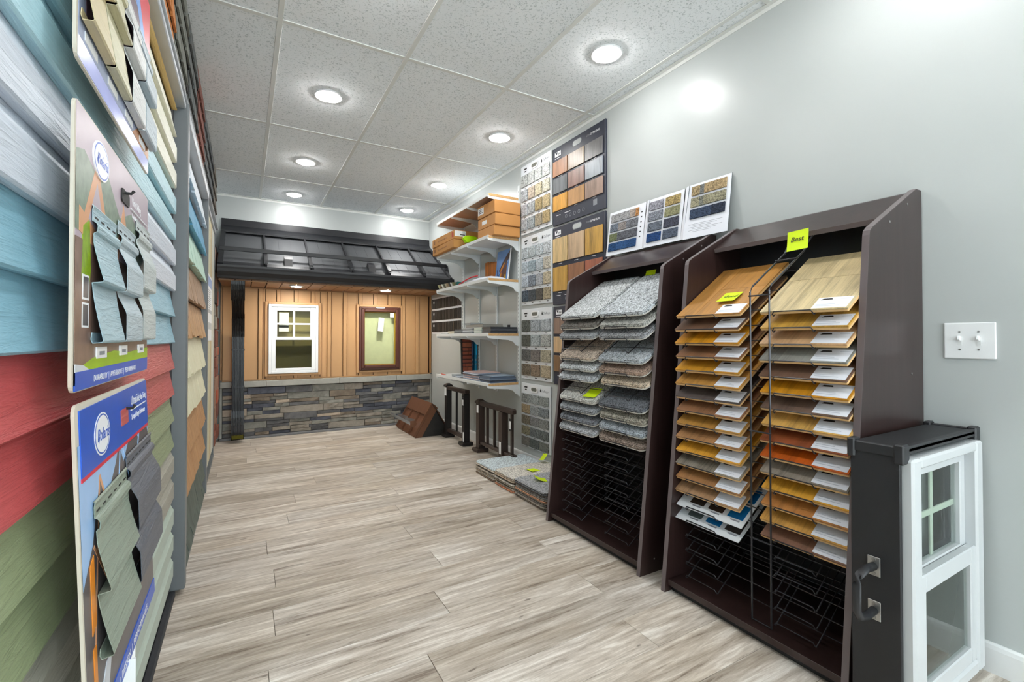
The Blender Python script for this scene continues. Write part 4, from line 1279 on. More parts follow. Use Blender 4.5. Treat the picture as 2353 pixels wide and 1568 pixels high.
rowsA = [[('#9a9a9c', 7), ('#a89c94', 2), ('#b07f52', 1)], [('#6d7580', 3), ('#8d8784', 3), ('#72757b', 4)], [('#6f7658', 3), ('#5f6168', 7)], [('#2c4a72', 3), ('#3a5a86', 4), ('#2f4c74', 3)]]
for k, sg_ in enumerate(rowsA):
    z1 = .262 - k * .062
    fsw(p1, .02, W1 - .05, z1 - .05, z1, sg_)
for k, (cl, cr) in enumerate((('#8e8e97', '#a08d62'), ('#7f838c', '#8b8a6c'), ('#666d77', '#494b57'), ('#2a4673', '#555d6c'))):
    z1 = .262 - k * .062
    fsw(p2, .02, .02 + (W2 - .055) / 2, z1 - .05, z1, [(cl, 1)])
    fsw(p2, .035 + (W2 - .055) / 2, W2 - .02, z1 - .05, z1, [(cr, 1)])
for k, sg_ in enumerate(([('#9c8a6b', 2), ('#6f7170', 1), ('#a5906f', 5)], [('#96917a', 2), ('#77786f', 1), ('#8f8b76', 5)], [('#3f4a5e', 5), ('#343a48', 3)])):
    z1 = .275 - k * .062
    fsw(p3, .035, W3 - .02, z1 - .05, z1, sg_)
for k in range(6):
    part('print_line', box(B(), (.03 + .02 * (k % 2), .072 - .008 * k, .0001), (W3 - .03 - .03 * (k % 3), .0735 - .008 * k, .0003)), M_grey, p3, world=False)
for k in range(6):
    part('print_mark', box(B(), (W1 - .032, .225 - .03 * k, .0001), (W1 - .022, .233 - .03 * k, .0003)), M_ink, p1, world=False)

# ------------------------------------------------------------------ window sample case
M_case = plain('black_case_laminate', '#1f2023', .5, var=.1, bmp=.3, bscale=400)
M_casegrey = plain('grey_case_lining', '#9c9f9f', .6)
M_casevinyl = plain('off_white_sample_vinyl', '#c8ccce', .35, var=.015)
wc = thing('window_sample_case', 'black carrying case holding a white sample window beside the flooring rack', 'sample case', (1.767, .616, 0))
for a, b in (((1.502, .560, .012), (1.514, .676, .745)), ((2.020, .560, .012), (2.032, .676, .745)), ((1.515, .560, .004), (2.019, .676, .018))):
    part('case_wall', bbox(a, b, .002), M_case, wc)
part('case_back', bbox((1.515, .664, .018), (2.019, .675, .738)), M_casegrey, wc)
lid = part('case_top', bbox((1.515, .561, .746), (2.019, .676, .757), .001), M_case, wc)
part('edge_rail', bars(B(), 1.497, 2.036, .739, .7615, .016, .552, .566, .001), M_black, wc)
part('edge_rail', bbox((1.497, .567, .732), (1.5145, .6795, .7615), .003), M_black, wc)
part('edge_rail', bbox((2.0195, .567, .732), (2.036, .6795, .7615), .003), M_black, wc)
for (a, b) in ((1.494, 1.53), (2.004, 2.039)):
    part('corner_guard', bbox((a, .548, .715), (b, .572, .768), .004), M_black, wc)
    part('corner_guard', bbox((a, .662, .715), (b, .682, .768), .004), M_black, wc)
part('corner_guard', bbox((2.004, .548, .0015), (2.039, .572, .045), .004), M_black, wc)
wf = part('window_frame', bars(B(), 1.518, 2.014, .022, .728, .05, .536, .592, .006, .04, .03), M_casevinyl, wc)
us = part('upper_sash', bars(B(), 1.568, 1.966, .376, .698, .034, .566, .592, .003), M_casevinyl, wc)
ls = part('lower_sash', bars(B(), 1.566, 1.968, .060, .408, .04, .542, .565, .003, .045, .05), M_casevinyl, wc)
M_caseglass = glass('case_window_glass', (.90, .93, .91, 1), .02)
part('pane', bbox((1.60, .578, .408), (1.934, .581, .666)), M_caseglass, us)
M_munt = plain('pale_green_muntin', '#d3dccf', .35)
part('muntin', bbox((1.758, .5825, .41), (1.776, .588, .664), .001), M_munt, us)
part('muntin', bbox((1.602, .5828, .528), (1.932, .5877, .546), .001), M_munt, us)
part('pane', bbox((1.605, .552, .104), (1.929, .555, .36)), M_caseglass, ls)
part('insect_screen', bbox((1.605, .560, .104), (1.929, .562, .36)), glass('case_screen', (.42, .44, .43, 1), .0, .5), ls)
hd = part('carry_handle', tube(B(), [(1.498, .62, .425), (1.455, .62, .428), (1.418, .62, .420), (1.405, .62, .400), (1.405, .62, .330), (1.418, .62, .312), (1.455, .62, .302), (1.498, .62, .305)], .0105, 8), M_black, wc, smooth=True)
for z in (.425, .305):
    part('handle_plate', bbox((1.4985, .605, z - .026), (1.5015, .635, z + .026), .001), M_screw, hd)
    for dz in (-.019, .019):
        part('rivet', disc(B(), (1.4965, .62, z + dz), .005, .002, 10, 'x'), M_metal, hd)

# light switch
sw = thing('light_switch', 'white double toggle light switch on the right wall', 'light switch', (XW, .574, .98))
part('plate', bbox((XW - .006, .511, .982), (XW - .0002, .637, 1.100), .003, 2), M_white, sw)
for yy in (.551, .597):
    part('switch_slot', bbox((XW - .0066, yy - .0055, 1.026), (XW - .0055, yy + .0055, 1.056)), M_trimw, sw)
    bm = bbox((-.012, -.004, -.007), (0, .004, .007), .0015)
    bmesh.ops.rotate(bm, matrix=Matrix.Rotation(math.radians(22), 3, 'Y'), verts=bm.verts[:]); bmesh.ops.translate(bm, vec=(XW - .006, yy, 1.046), verts=bm.verts[:])
    part('toggle', bm, M_white, sw)
    for z in (1.012, 1.070):
        part('screw', disc(B(), (XW - .0072, yy, z), .003, .0012, 10, 'x'), M_screw, sw)

# ------------------------------------------------------------------ wall shelves
M_shelfw = plain('white_shelf_melamine', '#dfe2e1', .45, var=.02)
M_chip = plain('raw_particle_board', '#c9a06c', .8, var=.25, vs_=120)
M_tanply = plain('tan_shelf_underside', '#b38f78', .6, var=.06)
M_standard = plain('white_slotted_standard', '#dfe3e4', .35, var=.02)
YN, YFAR, XSF = 3.432, 4.618, 1.745
std_y = [3.435, 3.841, 4.215, 4.600]
for k, y_ in enumerate(std_y):
    t = thing('shelf_standard', 'white slotted upright %s' % (['beside the carpet swatch boards', 'second from the carpet swatch boards', 'third from the carpet swatch boards', 'farthest from the carpet swatch boards'][k]), 'shelf upright', (XW, y_, .60), 'slotted shelf uprights')
    part('channel', bbox((XW - .014, y_ - .0125, .55), (XW - .0004, y_ + .0125, 2.36), .002), M_standard, t)
    bm = B()
    for i in range(54):
        z = .575 + i * .0325
        box(bm, (XW - .0146, y_ - .003, z), (XW - .0141, y_ + .003, z + .014))
    o = part('slots', bm, M_grey, t); o['kind'] = 'stuff'
shelves = [('highest', 2.252, M_tanply), ('second', 1.902, M_shelfw), ('third', 1.548, M_shelfw), ('fourth', 1.088, M_shelfw), ('lowest', .672, M_shelfw)]
BPROF = [(XW - .015, .0), (XSF + .012, .0), (XSF + .004, .008), (XSF + .004, -.012), (XSF + .03, -.016), (XW - .11, -.030), (XW - .06, -.048), (XW - .035, -.078), (XW - .015, -.085)]
for nm, z, um in shelves:
    t = thing('wall_shelf', '%s of the five white bracketed wall shelves' % nm, 'shelf', ((XSF + XW) / 2, (YN + YFAR) / 2, z), 'bracketed wall shelves')
    part('board', bbox((XSF + .003, YN - .001, z - .020), (XW - .016, YFAR, z), .001), M_chip, t)
    part('top_laminate', bbox((XSF + .003, YN - .001, z + .0001), (XW - .016, YFAR, z + .0008)), M_shelfw, t)
    part('underside_laminate', bbox((XSF + .003, YN + .001, z - .0212), (XW - .016, YFAR, z - .0202)), um, t)
    part('front_edge', bbox((XSF - .003, YN - .002, z - .024), (XSF + .0028, YFAR + .002, z + .003), .0015), M_shelfw, t)
    for y_ in std_y:
        pts = [(a, z - .022 + b) for a, b in [(XW - .015, .0), (XSF + .02, .0), (XSF - .004, .004), (XSF - .008, -.004), (XSF - .002, -.016), (XSF + .03, -.020), (XW - .11, -.034), (XW - .065, -.050), (XW - .04, -.078), (XW - .015, -.085)]]
        part('bracket', prism(B(), pts, 'xz', y_ - .004, y_ + .004), M_standard, t)

# boxes on the second shelf
M_card = plain('brown_cardboard', '#bd8549', .75, var=.07, vs_=6, bmp=.1)
M_card2 = plain('tan_cardboard', '#c08a4c', .75, var=.07, vs_=6, bmp=.1)
def carton(label, x0, x1, y0, y1, z0, z1, lid=None, m=None, rz=0, group=None):
    t = thing('cardboard_box', label, 'box', ((x0 + x1) / 2, (y0 + y1) / 2, z0), group)
    hx_, hy_ = (x1 - x0) / 2, (y1 - y0) / 2
    M = Matrix.Translation(((x0 + x1) / 2, (y0 + y1) / 2, z0)) @ Matrix.Rotation(math.radians(rz), 4, 'Z')
    t.matrix_basis = M; WM[t.name] = M.copy()
    h = z1 - z0
    part('tray', bbox((-hx_ + .003, -hy_ + .003, 0), (hx_ - .003, hy_ - .003, h * .35), .002), m or M_card, t, world=False)
    part('lid', bbox((-hx_, -hy_, h * .06 if lid else .002), (hx_, hy_, h), .003), m or M_card, t, world=False)
    return t, hx_, hy_, h
zs = 1.9032
for k, (za, zb_, dx) in enumerate(((zs, 1.986, 0), (1.989, 2.083, .002), (2.087, 2.192, -.002))):
    t, a, b, h = carton('flat brown carton, %s of the stack of three on the second shelf' % ('bottom', 'middle', 'top')[k], 1.778 + dx, 2.025, 3.375 + .012 * (k == 0), 3.698, za, zb_, group='stack of three cartons')
    if k == 2:
        part('label', box(B(), (-a - .0006, b - .12, h * .28), (-a - .0001, b - .01, h * .84)), M_paper, t, world=False)
        for j in range(3):
            part('label_print', box(B(), (-a - .0009, b - .10 + .01 * j, h * (.40 + .14 * j)), (-a - .0006, b - .03, h * (.46 + .14 * j))), M_ink if j < 2 else M_grey, t, world=False)
    if k == 1:
        part('label', box(B(), (-a - .0006, b - .17, h * .36), (-a - .0001, b - .08, h * .70)), M_paper, t, world=False)
M_redp = plain('red_print', '#b8412f', .6)
for k, (za, zb_) in enumerate(((zs, 1.982), (1.985, 2.070))):
    t, a, b, h = carton('long tan carton, %s of the pair at the far end of the second shelf' % ('lower' if k == 0 else 'upper'), 1.705, 1.985, 4.055, 4.645, za, zb_, m=M_card2, rz=-1.2 if k == 0 else 0, group='pair of long cartons')
    for q_ in range(6):
        part('faded_print', box(B(), (-a - .0007, .10 - .042 * q_, h * .42), (-a - .0002, .13 - .042 * q_, h * .58)), plain('brown_print', '#9a6a3c', .6), t, world=False)
    if k == 1:
        part('label', box(B(), (-a + .005, -b - .0006, h * .30), (-a + .12, -b - .0001, h * .92)), M_paper, t, world=False)
        part('label_print', box(B(), (-a + .06, -b - .0009, h * .45), (-a + .11, -b - .0006, h * .55)), M_ink, t, world=False)
        part('stamp', box(B(), (-a - .0007, -b + .02, h * .25), (-a - .0002, -b + .06, h * .8)), M_redp, t, world=False)
    part('stamp', box(B(), (-a - .0007, b - .085, h * .3), (-a - .0002, b - .05, h * .75)), plain('brown_print', '#8a5a30', .6), t, world=False)
# lime green hand tool
M_lime = plain('lime_plastic', '#a9e000', .35, var=.03)
M_clear = glass('clear_plastic', (.92, .94, .94, 1), .05)
tg = thing('tape_dispenser', 'lime green tape dispenser with clear plastic lying in front of the long cartons', 'tape dispenser', (1.80, 3.95, zs))
part('body', prism(B(), [(1.772, 1.935), (1.742, 1.972), (1.757, 1.990), (1.80, 1.998), (1.872, 1.992), (1.884, 1.980), (1.882, 1.950), (1.862, 1.940)], 'xz', 3.925, 3.965), M_lime, tg)
part('clear_guard', prism(B(), [(1.765, 1.934), (1.80, zs + .001), (1.86, zs + .001), (1.87, 1.938)], 'xz', 3.93, 3.96), M_clear, tg)
part('clear_guard', prism(B(), [(1.755, 1.992), (1.742, 2.03), (1.752, 2.032), (1.785, 1.998)], 'xz', 3.935, 3.955), M_clear, tg)
part('tape_roll', disc(B(), (1.83, 3.933, zs + .024), .022, .025, 20, 'y'), plain('tape_film', '#b9a98c', .3), tg)

# third shelf
z3 = 1.5492
ps = thing('building_poster', 'upright glossy picture of a modern building leaning at the near end of the third shelf', 'poster', (2.005, 3.62, z3))
Mf = frame((1.972, 3.742, z3), (0, -1, 0), (.12, 0, 1)) ; WP, HP = .245, .285
def onposter(nm, pts, m, z0=.003, z1=.0034):
    bm = prism(B(), pts, 'xy', z0, z1)
    bmesh.ops.transform(bm, matrix=Mf, verts=bm.verts[:])
    return part(nm, bm, m, ps)
onposter('sheet', [(0, 0), (WP, 0), (WP, HP), (0, HP)], M_paper, 0, .003)
onposter('picture_sky', [(0, 0), (WP * .93, 0), (WP * .93, HP), (0, HP)], plain('print_deep_blue', '#6f97cf', .25, var=.15), .003, .0032)
onposter('picture_roof', [(.06, .10), (.12, .18), (WP * .93, .27), (WP * .93, .20), (.14, .12), (.10, .07)], plain('print_dark_roof', '#4c3a38', .25, var=.2), .003, .0034)
onposter('picture_facade', [(.09, 0), (.20, 0), (.20, .17), (.12, .13), (.09, .08)], plain('print_brown_facade', '#6b4430', .25, var=.25), .003, .0036)
onposter('picture_beam', [(.085, 0), (.11, 0), (.115, .10), (.16, .165), (.14, .165), (.09, .115)], plain('print_orange_beam', '#d9842a', .25, var=.1), .003, .0038)
onposter('picture_pillar', [(.175, .01), (.20, .01), (.19, .06), (.175, .06)], plain('print_yellow_pillar', '#e4b21c', .25), .003, .0038)
onposter('picture_trim', [(.06, .05), (.21, .155), (.21, .163), (.06, .058)], plain('print_navy_trim', '#2b3f78', .25), .003, .0040)
onposter('picture_trim', [(.02, .11), (.055, .0), (.065, .0), (.03, .115)], plain('print_navy_trim', '#2b3f78', .25), .003, .0040)
ws = thing('cedar_panel', 'orange stained wood panel leaning on the wall above the third shelf', 'wood sample', (2.01, 3.88, z3))
for k in range(4):
    part('strip_board', bbox((2.012, 3.772 + k * .062, z3), (2.024, 3.772 + (k + 1) * .062 - .001, z3 + .205 + .006 * k), .001), wmat('#bd6f1f', 2, 30, 1.2), ws)
pb = thing('folded_bag', 'white plastic bag with a red drawstring lying flat on the third shelf', 'bag', (1.85, 3.72, z3))
bm = B(); nu, nv = 14, 10; rows = []
for i in range(nu + 1):
    r_ = []
    for j in range(nv + 1):
        u, v = i / nu, j / nv
        e = math.sin(math.pi * u) ** .5 * math.sin(math.pi * v) ** .5 if 0 < u < 1 and 0 < v < 1 else 0
        r_.append(bm.verts.new((1.752 + .20 * v, 3.45 + .62 * u, z3 + .002 + .045 * e * (1 - .6 * u) + .006 * e * RND.random())))
    rows.append(r_)
for i in range(nu):
    for j in range(nv):
        bm.faces.new([rows[i][j], rows[i + 1][j], rows[i + 1][j + 1], rows[i][j + 1]])
ex = bmesh.ops.extrude_face_region(bm, geom=bm.faces[:])
for v in [q for q in ex['geom'] if isinstance(q, bmesh.types.BMVert)]:
    v.co.z = z3 + .0008
bmesh.ops.recalc_face_normals(bm, faces=bm.faces[:])
part('bag_body', bm, plain('white_plastic_film', '#d9e0ea', .35, var=.05), pb, smooth=True)
part('drawstring', tube(B(), [(1.765, 4.08, z3 + .008), (1.758, 4.0, z3 + .016), (1.756, 3.9, z3 + .030), (1.76, 3.80, z3 + .044), (1.79, 3.74, z3 + .052), (1.785, 3.72, z3 + .05)], .006, 8), plain('red_cord', '#c5202a', .5), pb)
part('tab', prism(B(), [(1.75, 4.08), (1.80, 4.09), (1.79, 4.16), (1.755, 4.14)], 'xy', z3 + .001, z3 + .035), plain('teal_plastic', '#1d6f6b', .5), pb)
for k in range(9):
    y_ = 4.20 + .038 * k
    M = Matrix.Translation((1.84 - .004 * k, y_, z3 + .001)) @ Matrix.Rotation(math.radians(-52), 4, 'X')
    bm = box(B(), (-.075, 0, 0), (.075, .006, .072))
    bmesh.ops.transform(bm, matrix=M, verts=bm.verts[:])
    lowest = min(v.co.z for v in bm.verts)
    bmesh.ops.translate(bm, vec=(0, 0, z3 + .0005 - lowest), verts=bm.verts[:])
    solo('sample_chip', bm, plain('chip_%d' % k, ['#7d7a55', '#d8d6cc', '#4b4741', '#9a8468', '#b3a58c', '#5f5b4a', '#cfcabb', '#6e5a48', '#8a8660'][k], .6),
         'thin colour chip leaning on the third shelf, %s from the near end' % (['first', 'second', 'third', 'fourth', 'fifth', 'sixth', 'seventh', 'eighth', 'ninth'][k]), 'colour chip', 'leaning colour chips')

# fourth and lowest shelf: brochures, books, binders
CNT = ['bottommost', 'second from the bottom', 'third from the bottom', 'fourth from the bottom', 'fifth from the bottom', 'sixth from the bottom', 'seventh from the bottom', 'eighth from the bottom', 'ninth from the bottom', 'tenth from the bottom', 'topmost']
def pile(label, x0, x1, y0, y1, z, hs, cols, group, cat='brochure', name='brochure', jit=.012):
    for k, h in enumerate(hs):
        dx, dy = RND.uniform(-jit, jit), RND.uniform(-jit, jit)
        bm = bbox((x0 + max(dx, 0), y0 + dy, z), (x1 + dx, y1 + dy, z + h - .0006), .0008)
        cc = cols[k % len(cols)]
        solo(name, bm, plain('cover_%s' % cc[1:], cc, .35, var=.08, vs_=25), label if len(hs) == 1 else label + ', ' + (CNT[k] if k < len(hs) - 1 else 'topmost'), cat, group)
        z += h
    return z
GR = ['#9aa0a4', '#7c8286', '#c9cfd2', '#6b7178', '#aab0b2', '#d8dcde']
z4 = 1.0892
pile('thin grey book lying in the middle pile on the fourth shelf', 1.765, 1.97, 3.78, 4.00, z4, [.010, .008, .012, .008, .010, .007], GR, 'middle pile on the fourth shelf', 'book', 'book')
pile('pale green edged book in the near pile on the fourth shelf', 1.77, 1.98, 3.615, 3.765, z4, [.012, .012, .010, .012, .008], ['#c9d3c8', '#d5dad3', '#b9c4bb'], 'near pile on the fourth shelf', 'book', 'book', .005)
pile('long grey sheet lying across the piles on the fourth shelf', 1.79, 1.99, 3.62, 3.98, z4 + .0560, [.008, .008, .009], ['#8c8a84', '#a7a49c'], 'sheets across the fourth shelf piles', jit=.004)
pile('dark grey brochure in the far pile on the fourth shelf', 1.765, 1.95, 4.02, 4.20, z4, [.008, .008, .010, .010, .008], ['#6f757b', '#565c63', '#8a9196'], 'far pile on the fourth shelf')
pile('small cream booklet near the far end of the fourth shelf', 1.765, 1.92, 4.22, 4.36, z4, [.014, .014], ['#d9d2bb', '#e3ddc9'], 'cream booklets on the fourth shelf', 'booklet', 'booklet')
pile('grey sample card beyond the cream booklets on the fourth shelf', 1.765, 1.93, 4.37, 4.55, z4, [.006, .005], ['#aeb3b4', '#c6cacb'], 'cards at the far end of the fourth shelf', 'sample card', 'sample_card')
pile('flat charcoal binder at the near end of the fourth shelf', 1.775, 2.03, 3.445, 3.605, z4, [.020, .018, .016], ['#3c3f45', '#4b4f56', '#33363b'], 'charcoal binders on the fourth shelf', 'binder', 'binder', .003)
pile('small grey booklet on top of the fourth shelf piles', 1.80, 1.93, 3.90, 4.05, z4 + .0815, [.006, .006, .006], ['#9da3a5', '#b7bcbd'], 'top booklets on the fourth shelf', 'booklet', 'booklet', .004)
solo('binder_clip', disc(B(), (1.98, 3.50, z4 + .0545), .012, .02, 14), M_ink, 'small black clip standing on the charcoal binders', 'clip')
z5 = .6732
MG = ['#c6cfdb', '#8d9cb2', '#d7b9b4', '#e3e6ea', '#7f8ea6', '#c9a9a2', '#aab7c6', '#5d6b82']
zt5 = pile('glossy magazine in the tall pile on the lowest shelf', 1.76, 1.98, 3.66, 3.98, z5, [.006, .007, .006, .007, .006, .008, .007, .006, .007, .006, .006], MG, 'tall magazine pile on the lowest shelf', 'magazine', 'magazine', .018)
pile('dark blue folder in the near pile on the lowest shelf', 1.77, 2.02, 3.45, 3.64, z5, [.010, .012, .010, .010, .008], ['#4d5b70', '#2f3744', '#8b99ab', '#5f6f86'], 'near folder pile on the lowest shelf', 'folder', 'folder', .006)
pile('wide blue grey folder on top of the near pile on the lowest shelf', 1.80, 2.02, 3.47, 3.655, z5 + .0505, [.007], ['#93a3b5'], 'top folder on the lowest shelf', 'folder', 'folder', .001)
pile('loose leaflet spread towards the far end of the lowest shelf', 1.755, 1.90, 4.02, 4.16, z5, [.003, .003, .003, .003], ['#e6e9ec', '#c9ccd2', '#d9b7ad', '#b9c4d2'], 'loose leaflets on the lowest shelf', 'leaflet', 'leaflet', .02)
pile('small grey leaflet in the far corner pile of the lowest shelf', 1.77, 1.88, 4.17, 4.27, z5, [.008, .008, .006], ['#7d8894', '#aeb6bd', '#99a5ad'], 'far leaflets on the lowest shelf', 'leaflet', 'leaflet', .006)
solo('pen', tube(B(), [(1.765, 4.42, z5 + .005), (1.775, 4.56, z5 + .005)], .0045, 8), plain('red_pen', '#d8492c', .4), 'red pen lying at the far end of the lowest shelf', 'pen')
# brick sample panel and binders standing on the lowest shelf
bk = thing('brick_sample_panel', 'upright panel of reddish brick pieces standing on the lowest shelf', 'brick sample', (1.95, 4.36, z5))
M_bk = [plain('brick_%s' % c_[1:], c_, .85, var=.18, vs_=40, bmp=.6) for c_ in ('#8b4a35', '#7d4030', '#95553d')]
Mb = frame((1.875, 4.235, z5 + .001), (1, .0, 0), (0, .05, 1))
part('backing', (lambda b_: (bmesh.ops.transform(b_, matrix=Mb, verts=b_.verts[:]), b_)[1])(box(B(), (-.012, 0, -.018), (.10, .372, -.004))), M_ink, bk)
zz_ = .006
pat = [(1,), (.55, .45), (.3, .7), (1,), (1,), (.6, .4), (.6, .4), (1,), (1,)]
for k, seg in enumerate(pat):
    hh = (.036, .044, .036, .036, .04, .036, .036, .05, .036)[k]
    xx = .0
    for s_ in seg:
        bm = bbox((xx + .0015, zz_ + .002, -.004), (xx + .098 * s_ - .0015, zz_ + hh - .002, .008 + RND.uniform(-.002, .003)), .003)
        bmesh.ops.transform(bm, matrix=Mb, verts=bm.verts[:])
        part('brick', bm, RND.choice(M_bk), bk)
        xx += .098 * s_
    zz_ += hh + .002
def binder(label, x0, x1, y0, y1, h, cc):
    t = thing('ring_binder', label, 'binder', ((x0 + x1) / 2, (y0 + y1) / 2, z5))
    mm = plain('binder_cover_' + cc[1:], cc, .35, var=.08)
    pts = rrect(x0, x1, y0, y1, .006, 3)
    part('cover', prism(B(), pts, 'xy', z5 + .0005, z5 + h), mm, t)
    part('spine_label', bbox((x0 + .008, y0 - .0012, z5 + h * .55), (x1 - .008, y0 - .0002, z5 + h * .85)), plain('binder_label', shade(cc, 1.5), .4), t)
    part('finger_ring', ring_y((x0 + x1) / 2, y0 - .002, z5 + h * .3, .006, .010), M_metal, t)
    part('finger_ring', ring_y((x0 + x1) / 2, y0 - .002, z5 + h * .42, .006, .010), M_metal, t)
def ring_y(xc, yc, zc_, r0, r1, n=16):
    bm = B(); vs_ = []
    for r_, y_ in ((r0, yc), (r1, yc), (r1, yc + .002), (r0, yc + .002)):
        vs_.append([bm.verts.new((xc + r_ * math.cos(2 * math.pi * i / n), y_, zc_ + r_ * math.sin(2 * math.pi * i / n))) for i in range(n)])
    for k in range(4):
        a, b = vs_[k], vs_[(k + 1) % 4]
        for i in range(n):
            bm.faces.new([a[i], a[(i + 1) % n], b[(i + 1) % n], b[i]])
    bmesh.ops.recalc_face_normals(bm, faces=bm.faces[:])
    return bm
binder('dark navy binder standing between the brick panel and the teal binder', 1.980, 2.005, 4.26, 4.40, .372, '#2c3650')
binder('bright teal binder standing beside the navy binder on the lowest shelf', 2.008, 2.034, 4.235, 4.40, .375, '#1583ab')

# dark ribbed sample rack on the right wall beyond the shelves
dk = thing('metal_sample_board', 'white wall board with three rows of black ribbed metal samples beside the far shelf end', 'sample board', (XW, 5.09, 1.10))
part('board', bbox((XW - .008, 4.645, 1.10), (XW - .0005, 5.555, 1.545)), M_board, dk)
M_rib = plain('black_ribbed_metal', '#37332f', .4, var=.12); M_rib2 = plain('brown_black_ribbed_metal', '#453d36', .4, var=.12)
for r_ in range(3):
    z1 = 1.525 - r_ * .142
    for c_ in range(4):
        y1 = 5.545 - c_ * .224
        bm = bbox((XW - .016, y1 - .218, z1 - .118), (XW - .0085, y1, z1), .001)
        o = part('metal_sample', bm, (M_rib, M_rib2)[(r_ + c_) % 2], dk)
        for q in range(5):
            part('rib', bbox((XW - .022, y1 - .20 + q * .04, z1 - .117), (XW - .0162, y1 - .187 + q * .04, z1 - .001), .002), M_rib, o)
    part('name_tag', bbox((XW - .0245, 5.44, z1 - .055), (XW - .0225, 5.475, z1 - .028)), M_paper, dk)

# ------------------------------------------------------------------ railing samples
M_rail = plain('dark_bronze_aluminium', '#3a2d28', .35, var=.06); M_railk = plain('black_aluminium', '#201d1d', .35, var=.06)
def rpost(t, x, y_, w, z1, m, base=.1, cap=True, z0=.0):
    part('post', bbox((x - w / 2, y_ - w / 2, .02), (x + w / 2, y_ + w / 2, z1), .002), m, t)
    if base:
        part('base_flange', bbox((x - base / 2, y_ - base / 2, .0005), (x + base / 2, y_ + base / 2, .032), .006), m, t)
    if cap:
        bm = bbox((x - w * .66, y_ - w * .66, z1 + .0005), (x + w * .66, y_ + w * .66, z1 + .02), .003)
        part('post_cap', bm, m, t)
        vsx = [(x + sx_ * w * .6, y_ + sy_ * w * .6) for sx_, sy_ in ((-1, -1), (1, -1), (1, 1), (-1, 1))]
        bm = B(); bv = [bm.verts.new((a, b, z1 + .0203)) for a, b in vsx]; tv = [bm.verts.new((x + (a - x) * .35, y_ + (b - y_) * .35, z1 + .038)) for a, b in vsx]
        bm.faces.new(bv[::-1]); bm.faces.new(tv)
        for i in range(4): bm.faces.new([bv[i], bv[(i + 1) % 4], tv[(i + 1) % 4], tv[i]])
        bmesh.ops.recalc_face_normals(bm, faces=bm.faces[:])
        part('post_cap', bm, m, t)
def hang_tag(t, x, y_, z1, h=.085):
    part('hang_tag', bbox((x - .001, y_ - .022, z1 - h), (x + .001, y_ + .022, z1), .0005), M_ink, t)
    part('tag_label', bbox((x - .0018, y_ - .012, z1 - h * .85), (x - .0011, y_ + .014, z1 - h * .2)), M_paper, t)
ra = thing('railing_sample', 'black railing sample with one baluster standing farther from the carpet stacks', 'railing', (1.89, 4.42, 0))
rpost(ra, 1.89, 4.655, .058, .530, M_railk, .11)
rpost(ra, 1.888, 4.195, .058, .500, M_railk, .115, cap=False)
part('top_rail', bbox((1.862, 4.163, .502), (1.918, 4.624, .540), .006), M_rail, ra)
part('bottom_rail', bbox((1.868, 4.226, .058), (1.912, 4.624, .092), .004), M_rail, ra)
part('baluster', bbox((1.881, 4.415, .094), (1.899, 4.433, .500), .002), M_railk, ra)
part('sticker', bbox((1.8575, 4.63, .44), (1.8605, 4.68, .525)), M_paper, ra)
part('sticker', bbox((1.8575, 4.172, .04), (1.8586, 4.20, .13)), M_paper, ra)
hang_tag(ra, 1.852, 4.180, .465)
part('key_ring', ring_y(1.852, 4.18, .478, .011, .014), M_metal, ra)
rb = thing('railing_sample', 'bronze brown railing sample beside the carpet stacks', 'railing', (1.9, 3.6, 0))
rpost(rb, 1.905, 3.905, .062, .445, M_rail, .12)
part('post', bbox((1.87, 3.425, .0105), (1.932, 3.487, .425), .003), M_rail, rb)
part('top_rail', bbox((1.878, 3.275, .426), (1.928, 3.872, .468), .008), M_rail, rb)
part('bottom_rail', bbox((1.884, 3.262, .072), (1.922, 3.424, .100), .003), M_rail, rb)
part('bottom_rail', bbox((1.884, 3.488, .072), (1.922, 3.872, .100), .003), M_rail, rb)
part('rail_bracket', bbox((1.874, 3.84, .066), (1.932, 3.872, .071), .002), M_rail, rb)
for y_ in (3.755, 3.62, 3.312):
    part('baluster', bbox((1.893, y_ - .011, .101), (1.915, y_ + .011, .425), .002), M_rail, rb)
part('sticker', bbox((1.8722, 3.882, .36), (1.8737, 3.918, .43)), M_paper, rb)
part('sticker', bbox((1.8682, 3.44, .075), (1.8697, 3.472, .175)), M_paper, rb)
hang_tag(rb, 1.874, 3.29, .395, .10)

# ------------------------------------------------------------------ small gable roof sample
M_gb = plain('brown_roof_steel', '#6b4630', .4, metal=.1, var=.08, bmp=.2, bscale=400); M_gbd = plain('dark_brown_roof_steel', '#4b3123', .4, var=.08)
gb = thing('roof_sample', 'small brown gabled metal roof sample on the floor in front of the stone veneer', 'roof sample', (1.765, 5.09, 0))
ga_, gb_, gr_, gz_ = 1.562, 1.968, 1.765, .338
Y0, Y1 = 4.75, 5.43
part('gable_body', prism(B(), [(ga_ + .02, .001), (gb_ - .02, .001), (gr_, gz_ - .03)], 'xz', Y0 + .004, Y1 - .004), plain('black_gable_board', '#22211f', .5), gb)
dl = Vector((gr_ - ga_, gz_)); ll = dl.length; dl.normalize(); nl = Vector((-dl.y, dl.x))
def gl(s_, h): q = Vector((ga_, .004)) + dl * s_ + nl * h; return (q.x, q.y)
part('roof_pan', prism(B(), [gl(.0, 0), gl(ll - .005, 0), gl(ll - .005, .004), gl(0, .004)], 'xz', Y0 + .002, Y1 - .002), M_gb, gb)
part('right_roof_pan', prism(B(), [(gr_, gz_ + .002), (gb_, .004), (gb_ - .008, .0), (gr_ - .004, gz_ - .012)], 'xz', Y0 - .002, Y1 + .002), M_gbd, gb)
